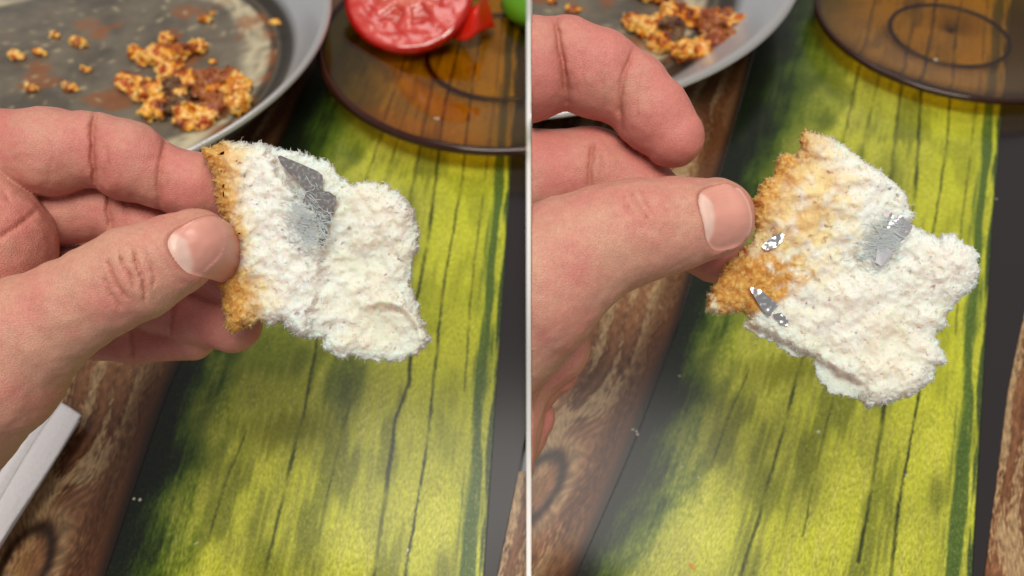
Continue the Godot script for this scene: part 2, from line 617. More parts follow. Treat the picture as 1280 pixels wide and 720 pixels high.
class Bread:
	var x0 := 0.0
	var y0 := 0.0
	var nx := 0
	var ny := 0
	const G := 2.0
	var dist := PackedFloat32Array()
	var front := PackedFloat32Array()
	var back := PackedFloat32Array()
	var zc := 0.0
	var right := false
	var pores: FastNoiseLite
	var fibre: FastNoiseLite
	var lump: FastNoiseLite
	var edge: FastNoiseLite
	var holes: FastNoiseLite

	func fill(outline: PackedVector2Array) -> void:
		var lo := Vector2(1e9, 1e9)
		var hi := -lo
		for p in outline:
			lo = lo.min(p)
			hi = hi.max(p)
		x0 = lo.x - 16.0
		y0 = lo.y - 16.0
		nx = int((hi.x - lo.x + 32.0) / G) + 2
		ny = int((hi.y - lo.y + 32.0) / G) + 2
		dist.resize(nx * ny)
		front.resize(nx * ny)
		back.resize(nx * ny)
		var n := outline.size()
		for j in ny:
			for i in nx:
				var q := Vector2(x0 + i * G, y0 + j * G)
				var best := 1e9
				for k in n:
					var a := outline[k]
					var ba := outline[(k + 1) % n] - a
					var h := clampf((q - a).dot(ba) / ba.length_squared(), 0.0, 1.0)
					best = minf(best, (q - a - ba * h).length_squared())
				best = sqrt(best)
				dist[j * nx + i] = -best if Geometry2D.is_point_in_polygon(q, outline) else best
				front[j * nx + i] = right_front(q) if right else left_front(q)
				back[j * nx + i] = 15.0 + 5.0 * lump.get_noise_2dv(q * 1.3)

	static func away(q: Vector2, a: Vector2, b: Vector2) -> float:    # signed distance to the line a-b, positive on its left as drawn
		var d := (b - a).normalized()
		return (q - a).dot(Vector2(d.y, -d.x))

	func bump(q: Vector2, c: Vector2, r: float) -> float:
		return exp(-q.distance_squared_to(c) / (r * r))

	func left_front(q: Vector2) -> float:
		var bx := 352.0 + 52.0 * smoothstep(185.0, 290.0, q.y) - 26.0 * smoothstep(310.0, 450.0, q.y)
		var s := q.x - bx + 7.0 * lump.get_noise_2dv(q * 3.0)
		var z := 13.0
		z += lerpf(19.0, 13.0, smoothstep(270.0, 370.0, q.y)) * smoothstep(9.0, -9.0, s + lerpf(16.0, 0.0, smoothstep(200.0, 320.0, q.y)))
		z += 13.0 * bump(q, Vector2(485, 268), 32.0) - 5.0 * bump(q, Vector2(440, 330), 30.0)
		z -= 7.0 * bump(q, Vector2(378, 222), 20.0)
		z -= 6.0 * smoothstep(330.0, 290.0, q.x) * smoothstep(290.0, 350.0, q.y)
		# torn skin at the lower right: a smooth bowl with a raised curved rim
		var rim := q.distance_to(Vector2(478, 424)) - 47.0
		z += 8.0 * exp(-rim * rim / 22.0) * smoothstep(440.0, 392.0, q.y) * smoothstep(438.0, 470.0, q.x)
		z -= 5.0 * smoothstep(4.0, -10.0, rim) * smoothstep(438.0, 462.0, q.x)
		z += 8.0 * lump.get_noise_2dv(q) + 3.0 * lump.get_noise_2dv(q * 2.7)
		return maxf(z, 4.0)

	func right_front(q: Vector2) -> float:
		var z := 17.0
		# lower layer showing along the lower left edge
		var s := away(q, Vector2(922, 388), Vector2(1078, 470))
		z -= 17.0 * smoothstep(-2.0, -14.0, s + 5.0 * lump.get_noise_2dv(q * 3.0))* smoothstep(1090.0, 1060.0, q.x) * smoothstep(914.0, 936.0, q.x)
		z -= 7.0 * smoothstep(-6.0, 16.0, away(q, Vector2(1030, 200), Vector2(1130, 280))) * 0.0
		z += 8.0 * bump(q, Vector2(1050, 250), 46.0) + 7.0 * bump(q, Vector2(1180, 330), 30.0) + 7.0 * bump(q, Vector2(1060, 380), 40.0) + 6.0 * bump(q, Vector2(1120, 470), 30.0)
		z -= 9.0 * bump(q, Vector2(1118, 296), 17.0) + 8.0 * bump(q, Vector2(1106, 330), 16.0)
		z -= 7.0 * bump(q, Vector2(965, 298), 12.0) + 7.0 * bump(q, Vector2(962, 385), 16.0)
		z -= 6.0 * bump(q, Vector2(1120, 425), 26.0)
		z += 8.0 * lump.get_noise_2dv(q) + 3.0 * lump.get_noise_2dv(q * 2.7)
		return maxf(z, 2.0)

	func sample(a: PackedFloat32Array, q: Vector2) -> float:
		var x := clampf((q.x - x0) / G, 0.0, nx - 1.001)
		var y := clampf((q.y - y0) / G, 0.0, ny - 1.001)
		var i := int(x)
		var j := int(y)
		x -= i
		y -= j
		var o := j * nx + i
		return lerpf(lerpf(a[o], a[o + 1], x), lerpf(a[o + nx], a[o + nx + 1], x), y)

	func base(p: Vector3) -> float:
		var s := 1.0 - p.z / 1000.0
		var q := Vector2(p.x / s + 640.0, 360.0 - p.y / s)
		var d := sample(dist, q)
		d += 4.2 * edge.get_noise_2dv(q * 0.8) + 1.8 * edge.get_noise_2dv(q * 2.4)
		if d > 14.0:
			return d * 0.8
		var t := clampf(-d / 18.0, 0.0, 1.0)
		t = sqrt(t * (2.0 - t))
		var z := p.z - zc
		return maxf(d, maxf(z - sample(front, q) * t, -sample(back, q) * t - z)) * 0.8

	func prepare(p: Vector3, _rad: float) -> float:
		return base(p)

	func val(p: Vector3) -> float:
		var d := base(p)
		if absf(d) > 14.0:
			return d
		var s := 1.0 - p.z / 1000.0
		var q := Vector2(p.x / s + 640.0, 360.0 - p.y / s)
		var fine := smoothness(q)
		# strands that wander over the torn face, soft mounds, a few deep pores
		var ang := 4.5 * lump.get_noise_2d(q.x * 0.8 + 300.0, q.y * 0.8)
		var along := cos(ang) * p.x + sin(ang) * p.y
		var over := cos(ang) * p.y - sin(ang) * p.x
		var strand := fibre.get_noise_3d(along * 0.45, over * 1.25, p.z * 1.1)
		var strand2 := fibre.get_noise_3d(along * 1.2 + 50.0, over * 2.6, p.z * 2.2)
		d += fine * (0.25 * (pores.get_noise_3dv(p) + 0.5) - 0.6 * strand - 0.42 * strand2)
		var m := lump.get_noise_3dv(p * 2.4)
		var crisp := toast(q).x
		# air holes of different sizes
		var size := 0.84 + 0.10 * lump.get_noise_3dv(p * 1.3 + Vector3(11, 60, 9))
		d += fine * 4.2 * (1.0 - smoothstep(-0.97, -size, holes.get_noise_3dv(p)))
		d += crisp * (0.7 * (pores.get_noise_3dv(p * 0.8) + 0.45) - 0.5 * strand)
		return d - 1.0 * m + fine * 4.0 * smoothstep(0.42, 0.66, lump.get_noise_3dv(p * 3.4 + Vector3(70, 20, 5)))

	func smoothness(q: Vector2) -> float:
		if right:
			return 1.0 - 0.5 * bump(q, Vector2(1115, 425), 34.0) - 0.35 * bump(q, Vector2(1030, 240), 60.0)
		return clampf(1.0 - 0.7 * bump(q, Vector2(478, 400), 28.0) - 0.5 * bump(q, Vector2(440, 330), 44.0) - 0.3 * bump(q, Vector2(470, 265), 34.0), 0.2, 1.0)

	func toast(q: Vector2) -> Vector2:       # (how toasted, how yellow)
		var n := lump.get_noise_2dv(q * 2.0)
		var m := edge.get_noise_2dv(q * 0.6)
		if right:
			var l := -away(q, Vector2(1000, 160), Vector2(900, 335)) # negative towards the crumb
			var c := smoothstep(-52.0, -2.0, l + 16.0 * n + 8.0 * m) * (1.0 - smoothstep(330.0, 350.0, q.y))
			var low := smoothstep(1.0, 0.45, ((q - Vector2(930, 357)) / Vector2(98, 60)).length() + 0.4 * n + 0.15 * m)
			low *= smoothstep(-34.0, -22.0, away(q, Vector2(885, 395), Vector2(1010, 325)))
			var spots := 0.6 * bump(q, Vector2(1013, 272), 17.0) + 0.3 * bump(q, Vector2(1040, 222), 14.0) + 0.35 * bump(q, Vector2(990, 290), 14.0)
			spots += 0.5 * bump(q, Vector2(940, 408), 9.0)
			var y := smoothstep(1.2, 0.3, ((q - Vector2(995, 250)) / Vector2(88, 120)).length() + 0.35 * n)
			return Vector2(clampf(maxf(c, low) + spots * (1.0 + n), 0.0, 1.0), y)
		var edge_x := lerpf(258.0, 284.0, clampf((q.y - 185.0) / 200.0, 0.0, 1.0))
		var dx := q.x - edge_x
		var w := 34.0 - 6.0 * smoothstep(190.0, 230.0, q.y) + 16.0 * smoothstep(330.0, 350.0, q.y) - 4.0 * smoothstep(290.0, 310.0, q.y)
		var c := smoothstep(w + 16.0, w * 0.35, dx + 12.0 * n + 5.0 * m)
		var y := smoothstep(w * 2.1, w * 0.6, dx + 14.0 * n)
		return Vector2(c, y)

	func tint(p: Vector3, _n: Vector3) -> Color:
		var s := 1.0 - p.z / 1000.0
		var q := Vector2(p.x / s + 640.0, 360.0 - p.y / s)
		var t := toast(q)
		var white := Color(0.77, 0.765, 0.735)
		var cream := Color(0.75, 0.695, 0.57)
		var k := 0.35 + 0.5 * lump.get_noise_3dv(p)
		if right:
			k += 0.45 * bump(q, Vector2(1115, 425), 30.0) + 0.3 * smoothstep(300.0, 480.0, q.y) - 0.15
		else:
			k += 0.35 * smoothstep(370.0, 430.0, q.x) + 0.3 * bump(q, Vector2(478, 400), 30.0) - 0.2
		var c := white.lerp(cream, clampf(k, 0.0, 1.0))
		c = c.lerp(Color(0.78, 0.61, 0.30), 0.9 * t.y * clampf(0.85 + 1.2 * lump.get_noise_2dv(q * 1.7 + Vector2(90, 30)), 0.0, 1.0))
		var v := clampf(0.5 + 0.7 * fibre.get_noise_3dv(p * 0.6) + 0.5 * lump.get_noise_3dv(p * 2.0), 0.0, 1.0)
		var gold := Color(0.70, 0.44, 0.15).lerp(Color(0.50, 0.235, 0.055), v)
		if p.z - zc < -2.0 and t.x > 0.3:
			gold = gold.lerp(Color(0.44, 0.19, 0.045), 0.5)
		c = c.lerp(gold, t.x)
		return Color(c.r, c.g, c.b)

func fuzz(b: Bread, arr: Array, many: int, seed_by: int) -> ArrayMesh:     # fine torn shreds of crumb all over the surface
	var r := RandomNumberGenerator.new()
	r.seed = seed_by
	var pv: PackedVector3Array = arr[0]
	var pn: PackedVector3Array = arr[1]
	var pc: PackedColorArray = arr[2]
	var verts := PackedVector3Array()
	var normals := PackedVector3Array()
	var cols := PackedColorArray()
	var index := PackedInt32Array()
	for n in many:
		var i := r.randi() % pv.size()
		var p := pv[i] / U
		var nn := pn[i]
		var c := pc[i]
		if nn.z > 0.5 and r.randf() < 0.85 or c.b < 0.3 and r.randf() < 0.7:
			continue
		var side := Vector3(r.randfn(), r.randfn(), r.randfn() * 0.6)
		side = (side - nn * side.dot(nn)).normalized()
		var out := r.randf_range(0.15, 0.8)
		var dir := (nn * out + side).normalized()
		var length := r.randf_range(1.5, 4.6) * (1.25 if absf(nn.z) < 0.55 else 1.0)
		if r.randf() < 0.06:
			length *= 1.7
		var w := r.randf_range(0.25, 0.75)
		var bend := Vector3(r.randfn(), r.randfn(), r.randfn()) * length * 0.22
		var across := dir.cross(nn).normalized()
		var o := verts.size()
		var mid := p + dir * length * 0.5 + bend
		var tip := p + dir * length + bend * 0.3
		var q := p - nn * 0.8
		var thick := dir.cross(across).normalized() * w
		# a three-sided tapering shred
		for k in 3:
			var ang := TAU * k / 3.0
			var rad := across * cos(ang) * w + thick * sin(ang)
			for e in 2:
				verts.append((q if e == 0 else mid + rad * -0.25) * U + rad * U)
				normals.append((rad.normalized() + nn * 0.3).normalized())
				cols.append(c)
		verts.append(tip * U)
		normals.append(dir)
		cols.append(c)
		for k in 3:
			var a := o + k * 2
			var d := o + ((k + 1) % 3) * 2
			index.append_array(PackedInt32Array([a, d + 1, d, a, a + 1, d + 1, a + 1, o + 6, d + 1]))
	return from_arrays(verts, normals, cols, index)

func strands(b: Bread, c: Vector2, reach: Vector2, turn: float, lift: float, many: int, seed_by: int, origin: Vector3) -> ArrayMesh:   # torn threads of crumb stretched over the metal
	var r := RandomNumberGenerator.new()
	r.seed = seed_by
	var v := PackedVector3Array()
	var n := PackedVector3Array()
	var cl := PackedColorArray()
	for i in many:
		var g := Vector2(r.randfn(), r.randfn()) * reach * 0.5
		var q := c + g.rotated(turn)
		var dir := Vector2.RIGHT.rotated(r.randfn() * 0.55 + turn + 0.9)
		var l := r.randf_range(7.0, 20.0)
		var w := r.randf_range(0.25, 0.65)
		var bend := r.randfn() * 2.5
		var z := maxf(b.sample(b.front, q), lift) + r.randf_range(0.2, 3.0)
		var side := Vector3(-dir.y, -dir.x, 0.0)
		var last := []
		for k in 6:
			var t := k / 5.0
			var e := q + dir * (t - 0.5) * l + Vector2(-dir.y, dir.x) * bend * sin(t * PI)
			var p := J(e.x, e.y, -(b.zc + z + 1.6 * sin(t * PI) - 1.2))
			var ww := w * (0.25 + 0.75 * sin(PI * clampf(t, 0.08, 0.92)))
			var row := [(p + side * ww - origin) * U, (p + Vector3(0, 0, ww) - origin) * U, (p - side * ww - origin) * U]
			if k:
				for f in [[last[0], row[1], row[0]], [last[0], last[1], row[1]], [last[1], row[2], row[1]], [last[1], last[2], row[2]]]:
					for x in f:
						v.append(x)
						n.append(Vector3(0, 0, 1))
						cl.append(Color(0.70, 0.695, 0.66))
			last = row
	return from_arrays(v, n, cl, PackedInt32Array())

func outline(z: Array, scale_by: float, x0: float, y0: float) -> PackedVector2Array:
	var p := PackedVector2Array()
	for i in range(0, z.size(), 2):
		p.append(Vector2(x0 + z[i] / scale_by, y0 + z[i + 1] / scale_by))
	return p

func bread(right: bool) -> void:
	var b := Bread.new()
	b.right = right
	b.lump = noise(0.022, 3, FastNoiseLite.TYPE_SIMPLEX_SMOOTH, 21 + int(right))
	b.edge = noise(0.09, 4, FastNoiseLite.TYPE_SIMPLEX_SMOOTH, 31 + int(right))
	b.pores = noise(0.11, 1, FastNoiseLite.TYPE_CELLULAR, 41 + int(right))
	b.pores.cellular_return_type = FastNoiseLite.RETURN_DISTANCE2_SUB
	b.pores.cellular_jitter = 1.0
	b.holes = noise(0.034, 1, FastNoiseLite.TYPE_CELLULAR, 61 + int(right))
	b.holes.cellular_return_type = FastNoiseLite.RETURN_DISTANCE
	b.holes.cellular_jitter = 1.0
	b.fibre = noise(0.14, 2, FastNoiseLite.TYPE_SIMPLEX, 51 + int(right))
	b.fibre.fractal_type = FastNoiseLite.FRACTAL_RIDGED
	var pts: PackedVector2Array
	if right:
		pts = outline([280, 20, 320, 40, 345, 42, 400, 80, 440, 110, 500, 150, 525, 180, 545, 225, 540, 255, 570, 270, 605, 288, 640, 275, 665, 295, 708, 325, 705, 395, 665, 430, 650, 450, 625, 470, 635, 490, 600, 520, 620, 570, 628, 590, 600, 600, 595, 632, 540, 670, 500, 682, 470, 690, 435, 698, 415, 676, 400, 675, 340, 660, 312, 620, 310, 580, 260, 575, 215, 545, 150, 515, 140, 495, 150, 485, 135, 462, 95, 470, 45, 465, 50, 430, 75, 380, 100, 345, 130, 320, 165, 280, 160, 190, 180, 160, 210, 130, 215, 95, 240, 78, 262, 88, 272, 70], 1.945, 860, 150)
		b.zc = -36.0
	else:
		pts = outline([25, 58, 60, 55, 95, 42, 200, 48, 260, 66, 320, 72, 400, 105, 430, 140, 460, 165, 485, 162, 510, 156, 560, 165, 610, 195, 645, 240, 655, 300, 657, 352, 636, 395, 642, 420, 632, 450, 640, 480, 665, 550, 692, 615, 660, 650, 590, 682, 560, 672, 520, 677, 470, 660, 430, 668, 380, 635, 385, 600, 350, 612, 310, 605, 265, 565, 220, 572, 182, 548, 190, 570, 150, 575, 120, 600, 103, 580, 95, 530, 78, 450, 112, 430, 134, 395, 125, 340, 100, 280, 72, 220, 60, 130], 2.322, 240, 160)
		b.zc = -46.0
	b.fill(pts)
	var lo := Vector2(1e9, 1e9)
	var hi := -lo
	for p in pts:
		lo = lo.min(p)
		hi = hi.max(p)
	var a := J(lo.x - 10, hi.y + 10, -b.zc + 20)
	var z := J(hi.x + 10, lo.y - 10, -b.zc + 20)
	var origin := J((lo.x + hi.x) / 2, hi.y, -b.zc)
	var label := "torn white bread with a golden crust edge, a grey blade stuck in its crumb"
	if right:
		label = "torn white bread with large toasted patches and bits of silver foil in its crumb"
	var o := thing("bread_piece", label, "bread", to_world(origin))
	o.basis = frame()
	var m := vmat("bread crumb", 0.9, 0.25)
	m.subsurf_scatter_enabled = true
	m.subsurf_scatter_strength = 0.5
	later(func() -> Array: return [nets(b, Vector3(a.x, a.y, b.zc - 30), Vector3(z.x, z.y, b.zc + 52), 1.25, 14.0, origin)], func(r: Array) -> void:
		part("crumb", made(r[0]), m, o)
		var f := part("crumb_shreds", fuzz(b, r[0], 30000, 71), m, o)
		f.set_meta("kind", "stuff")
		var y: ArrayMesh = strands(b, Vector2(1100, 304), Vector2(34, 22), -0.9, 15.0, 420, 73, origin) if right else strands(b, Vector2(384, 280), Vector2(22, 34), -0.35, 23.0, 650, 72, origin)
		var x := part("crumb_strands", y, m, o)
		x.set_meta("kind", "stuff"))

func plate_from(pts: PackedVector2Array, zs: Callable, thick: float, origin: Vector3, bow := 0.0) -> ArrayMesh:   # a thin sheet of that outline, with thickness
	var st := SurfaceTool.new()
	st.begin(Mesh.PRIMITIVE_TRIANGLES)
	st.set_smooth_group(-1)
	var tri := Geometry2D.triangulate_polygon(pts)
	var turn := Geometry2D.is_polygon_clockwise(pts)
	var top := func(q: Vector2) -> Vector3: return (J(q.x, q.y, zs.call(q)) - origin) * U
	var low := func(q: Vector2) -> Vector3: return (J(q.x, q.y, zs.call(q) + thick) - origin) * U
	for i in range(0, tri.size(), 3):
		var q := [pts[tri[i]], pts[tri[i + 1]], pts[tri[i + 2]]]
		if (q[1] - q[0]).cross(q[2] - q[0]) < 0.0:
			q.reverse()
		for p in q:
			st.add_vertex(top.call(p))
		q.reverse()
		for p in q:
			st.add_vertex(low.call(p))
	for i in pts.size():
		var p := pts[i]
		var q := pts[(i + 1) % pts.size()]
		if not turn:
			var x := p
			p = q
			q = x
		for t in [top.call(p), low.call(p), low.call(q), top.call(p), low.call(q), top.call(q)]:
			st.add_vertex(t)
	st.generate_normals()
	return st.commit()

func metal_bits() -> void:
	var steel := plain("grey steel", Color.WHITE, 0.42, 0.3)
	var scuff := NoiseTexture2D.new()
	scuff.width = 256
	scuff.height = 256
	scuff.seamless = true
	scuff.noise = noise(0.05, 4, FastNoiseLite.TYPE_SIMPLEX, 93)
	var ramp := Gradient.new()
	ramp.offsets = PackedFloat32Array([0.0, 0.5, 0.62, 1.0])
	ramp.colors = PackedColorArray([Color(0.30, 0.295, 0.31), Color(0.33, 0.325, 0.34), Color(0.37, 0.365, 0.375), Color(0.56, 0.555, 0.55)])
	scuff.color_ramp = ramp
	steel.albedo_texture = scuff
	steel.normal_enabled = true
	steel.normal_texture = relief(0.02, 4, 4.0, 91)
	steel.normal_scale = 0.1
	steel.uv1_triplanar = true
	steel.uv1_scale = Vector3.ONE * 46.0
	var pts := PackedVector2Array([Vector2(347, 196), Vector2(350, 194), Vector2(372, 203), Vector2(397, 214), Vector2(403, 219), Vector2(404, 226), Vector2(402, 238), Vector2(412, 240), Vector2(420, 246), Vector2(421, 251), Vector2(412, 275), Vector2(407, 303), Vector2(402, 306), Vector2(388, 300), Vector2(378, 280), Vector2(376, 258), Vector2(383, 240), Vector2(374, 227), Vector2(363, 218), Vector2(351, 205)])
	var o := J(390, 260, 20)
	var tilt := func(q: Vector2) -> float: return 21.0 + 0.05 * (q.x - 390.0) + 0.02 * (q.y - 250.0)
	var t := thing("blade_fragment", "notched grey metal blade fragment half buried in the bread with the golden crust edge", "blade fragment", to_world(o))
	t.basis = frame()
	part("blade", plate_from(pts, tilt, 4.0, o), steel, t)
	var foil := plain("foil", Color(0.86, 0.87, 0.89), 0.24, 0.95)
	foil.normal_enabled = true
	foil.normal_texture = relief(0.014, 2, 14.0, 92)
	foil.normal_scale = 0.7
	foil.uv1_triplanar = true
	foil.uv1_scale = Vector3.ONE * 70.0
	var pale := plain("pale metal", Color(0.74, 0.74, 0.78), 0.36, 0.6)
	var shapes := [
		[[1112, 268, 1122, 256, 1130, 262, 1128, 270, 1141, 283, 1137, 292, 1120, 308, 1116, 320, 1102, 333, 1094, 328, 1098, 305, 1106, 290], 21.0, "silver metal piece sticking out of the toasted bread between its two lobes", "metal piece"],
		[[952, 308, 960, 300, 972, 292, 981, 290, 978, 301, 970, 309, 957, 313], 15.0, "small silver foil scrap in the crust beside the thumb", "foil scrap"],
		[[936, 358, 950, 362, 964, 373, 973, 381, 969, 388, 961, 397, 951, 386, 944, 373], 14.0, "bright pointed foil scrap in the torn lower left of the bread", "foil scrap"],
		[[966, 393, 976, 391, 986, 399, 985, 407, 975, 406], 15.0, "tiniest foil scrap, at the edge of the torn lower layer", "foil scrap"]]
	for s in shapes:
		var p := outline(s[0], 1.0, 0, 0)
		var mid := Vector2.ZERO
		for q in p:
			mid += q / p.size()
		var oo := J(mid.x, mid.y, s[1])
		var lift: float = s[1]
		var z := func(q: Vector2) -> float: return lift + 0.12 * (q.x - mid.x) + 2.0 * sin(q.x * 0.5) * sin(q.y * 0.4)
		var e := thing("metal_piece" if s[3] == "metal piece" else "foil_scrap", s[2], s[3], to_world(oo))
		e.basis = frame()
		part("sheet", plate_from(p, z, 1.2, oo), pale if s[3] == "metal piece" else foil, e)

# ---------------------------------------------------------------- turned shapes, cut at the middle board

func lathe(profile: PackedVector2Array, cols: Array, c: Vector3, segs: int, side: int, closed := true) -> ArrayMesh:
	var st_v := PackedVector3Array()
	var st_n := PackedVector3Array()
	var st_c := PackedColorArray()
	var n := profile.size()
	var nor := PackedVector2Array()
	for i in n:
		var a := profile[(i + n - 1) % n if closed else maxi(i - 1, 0)]
		var b := profile[(i + 1) % n if closed else mini(i + 1, n - 1)]
		var d := (b - a).normalized()
		nor.append(Vector2(d.y, -d.x))
	var k := 0.018 if side < 0 else 0.024
	for s in segs:
		var a0 := TAU * s / segs
		var a1 := TAU * (s + 1) / segs
		for i in (n if closed else n - 1):
			var i2 := (i + 1) % n
			var quad := []
			for e in [[a0, i], [a0, i2], [a1, i2], [a1, i]]:
				var u := Vector3(cos(e[0]), 0, sin(e[0]))
				quad.append([c + u * profile[e[1]].x + Vector3.UP * profile[e[1]].y, u * nor[e[1]].x + Vector3.UP * nor[e[1]].y, cols[e[1]] if cols.size() else Color.WHITE])
			if side != 0:
				quad = clip(quad, k, side)
			quad.reverse()
			for t in range(1, quad.size() - 1):
				for q in [quad[0], quad[t], quad[t + 1]]:
					st_v.append(q[0] - c)
					st_n.append(q[1])
					st_c.append(q[2])
	return from_arrays(st_v, st_n, st_c, PackedInt32Array())

func clip(poly: Array, k: float, side: int) -> Array:
	var out := []
	for i in poly.size():
		var a: Array = poly[i]
		var b: Array = poly[(i + 1) % poly.size()]
		var da := seam(a[0], k) * side
		var db := seam(b[0], k) * side
		if da >= 0.0:
			out.append(a)
		if (da >= 0.0) != (db >= 0.0):
			var t := da / (da - db)
			out.append([a[0].lerp(b[0], t), a[1].lerp(b[1], t), a[2].lerp(b[2], t)])
	return out

# profile runs so that its outside lies to the right of the direction of travel (upwards on the outside)
func pan(c: Vector3, wide: float, side: int, label: String) -> void:
	var o := thing("frying_pan", label, "pan", c, "worn metal pans")
	var grey := lin(118, 112, 104)
	var body := vmat("worn pan metal", 0.30, 0.6)
	body.metallic = 0.45
	body.normal_enabled = true
	body.normal_texture = relief(0.02, 4, 3.0, 61)
	body.normal_scale = 0.25
	body.uv1_triplanar = true
	body.uv1_scale = Vector3.ONE * 14.0
	var p := PackedVector2Array([Vector2(0.0001, 0.0), Vector2(0.128, 0.0), Vector2(0.136, 0.004), Vector2(0.149, 0.017), Vector2(0.1655, 0.0345), Vector2(0.1685, 0.0355), Vector2(0.169, 0.0368), Vector2(0.1675, 0.0378), Vector2(0.1650, 0.0368), Vector2(0.1625, 0.0350), Vector2(0.153, 0.0225), Vector2(0.144, 0.0125), Vector2(0.138, 0.0070), Vector2(0.132, 0.0048), Vector2(0.125, 0.0042), Vector2(0.100, 0.0040), Vector2(0.0001, 0.0040)])
	for i in p.size():
		p[i].x *= wide
	var outer := lin(122, 128, 126)
	var rim := lin(205, 205, 206)
	var wall := lin(205, 209, 216)
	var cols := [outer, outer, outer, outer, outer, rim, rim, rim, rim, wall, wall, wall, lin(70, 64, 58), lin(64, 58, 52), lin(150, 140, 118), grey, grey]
	part("pan_body", lathe(p, cols, c, 160, side), body, o)
	var shine := plain("bright rim", Color(0.86, 0.86, 0.87), 0.28, 0.7)
	part("rim", ring(c, 0.1676 * wide, 0.0374, 0.0013, side), shine, o)
	# cooked-on film, a thin sheet of its own over the floor
	part("burnt_film", film(c, wide, side), film_mat(), o)

func film_mat() -> StandardMaterial3D:
	var m := vmat("cooked film", 0.42, 0.5)
	return m

func film(c: Vector3, wide: float, side: int) -> ArrayMesh:
	var v := PackedVector3Array()
	var n := PackedVector3Array()
	var cl := PackedColorArray()
	var big := noise(28.0, 4, FastNoiseLite.TYPE_SIMPLEX_SMOOTH, 77)
	var small := noise(110.0, 3, FastNoiseLite.TYPE_SIMPLEX_SMOOTH, 78)
	var k := 0.018 if side < 0 else 0.024
	const R := 44
	const S := 150
	var pt := func(i: int, s: int) -> Array:
		var r := 0.128 * i / R
		var a := TAU * s / S
		var p := Vector3(cos(a) * r * wide, 0.0044 + 0.0004 * smoothstep(0.120, 0.128, r) + 0.0002, sin(a) * r * wide)
		var w := big.get_noise_3dv(p)
		var x := small.get_noise_3dv(p)
		var col := lin(88, 82, 74).lerp(lin(120, 112, 98), clampf(0.5 + w + 0.4 * x, 0.0, 1.0))
		col = col.lerp(lin(196, 186, 158), 1.0 * smoothstep(0.104, 0.113, r + 0.006 * w) * (1.0 - smoothstep(0.122, 0.126, r)) * clampf(0.75 + x, 0.0, 1.0))
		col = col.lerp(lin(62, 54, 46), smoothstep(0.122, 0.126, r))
		col = col.lerp(lin(150, 84, 34), 0.6 * smoothstep(0.18, 0.42, big.get_noise_3dv(p * 0.8 + Vector3(3, 1, 2))))
		col = col.lerp(lin(190, 175, 140), 0.7 * smoothstep(0.38, 0.6, x))
		return [c + p, Vector3.UP, col]
	for i in R:
		for s in S:
			var quad := [pt.call(i, s), pt.call(i, s + 1), pt.call(i + 1, s + 1), pt.call(i + 1, s)]
			if side != 0:
				quad = clip(quad, k, side)
			quad.reverse()
			for t in range(1, quad.size() - 1):
				for q in [quad[0], quad[t], quad[t + 1]]:
					v.append(q[0] - c)
					n.append(q[1])
					cl.append(q[2])
	for t in range(0, v.size(), 3):      # front faces run clockwise seen from above
		if (v[t + 2] - v[t]).cross(v[t + 1] - v[t]).y < 0.0:
			var x := v[t + 1]
			v[t + 1] = v[t + 2]
			v[t + 2] = x
			var y := cl[t + 1]
			cl[t + 1] = cl[t + 2]
			cl[t + 2] = y
	return from_arrays(v, n, cl, PackedInt32Array())

func glass_plate(c: Vector3, size: float, side: int, label: String) -> void:
	var o := thing("glass_plate", label, "plate", c, "amber glass plates")
	var m := StandardMaterial3D.new()
	m.resource_name = "amber glass"
	m.albedo_color = Color(0.98, 0.78, 0.22, 0.0)
	m.refraction_enabled = true
	m.refraction_scale = 0.05
	m.roughness = 0.05
	m.metallic_specular = 0.3
	var f := size / 0.115
	var raw := [Vector2(0.0001, 0.0015), Vector2(0.046, 0.0015), Vector2(0.053, 0.0020), Vector2(0.068, 0.0050), Vector2(0.090, 0.0105), Vector2(0.1135, 0.0150), Vector2(0.115, 0.0160), Vector2(0.115, 0.0176), Vector2(0.1135, 0.0186), Vector2(0.090, 0.0140), Vector2(0.068, 0.0085), Vector2(0.0515, 0.0052), Vector2(0.0001, 0.0046)]
	var p := PackedVector2Array()
	for q in raw:
		p.append(q * f)
	part("dish", lathe(p, [], c, 160, side), m, o)
	# the thick rolled edge and the foot ring look nearly black-brown in this glass
	var dark := plain("dark amber rim", Color(0.20, 0.10, 0.06), 0.12)
	part("rim", ring(c, 0.1152 * f, 0.0168 * f, 0.0027 * f, side), dark, o)
	var foot := plain("amber foot ring", Color(0.24, 0.11, 0.04, 0.85), 0.12)
	foot.transparency = BaseMaterial3D.TRANSPARENCY_ALPHA
	part("foot_ring", ring(c, 0.0490 * f, 0.0020 * f, 0.0018 * f, side), foot, o)

func ring(c: Vector3, r: float, y: float, t: float, side: int) -> ArrayMesh:
	var p := PackedVector2Array()
	for i in 12:
		var a := -TAU * i / 12.0
		p.append(Vector2(r + cos(-a) * t, y + sin(-a) * t))
	return lathe(p, [], c, 160, side)

# ---------------------------------------------------------------- food

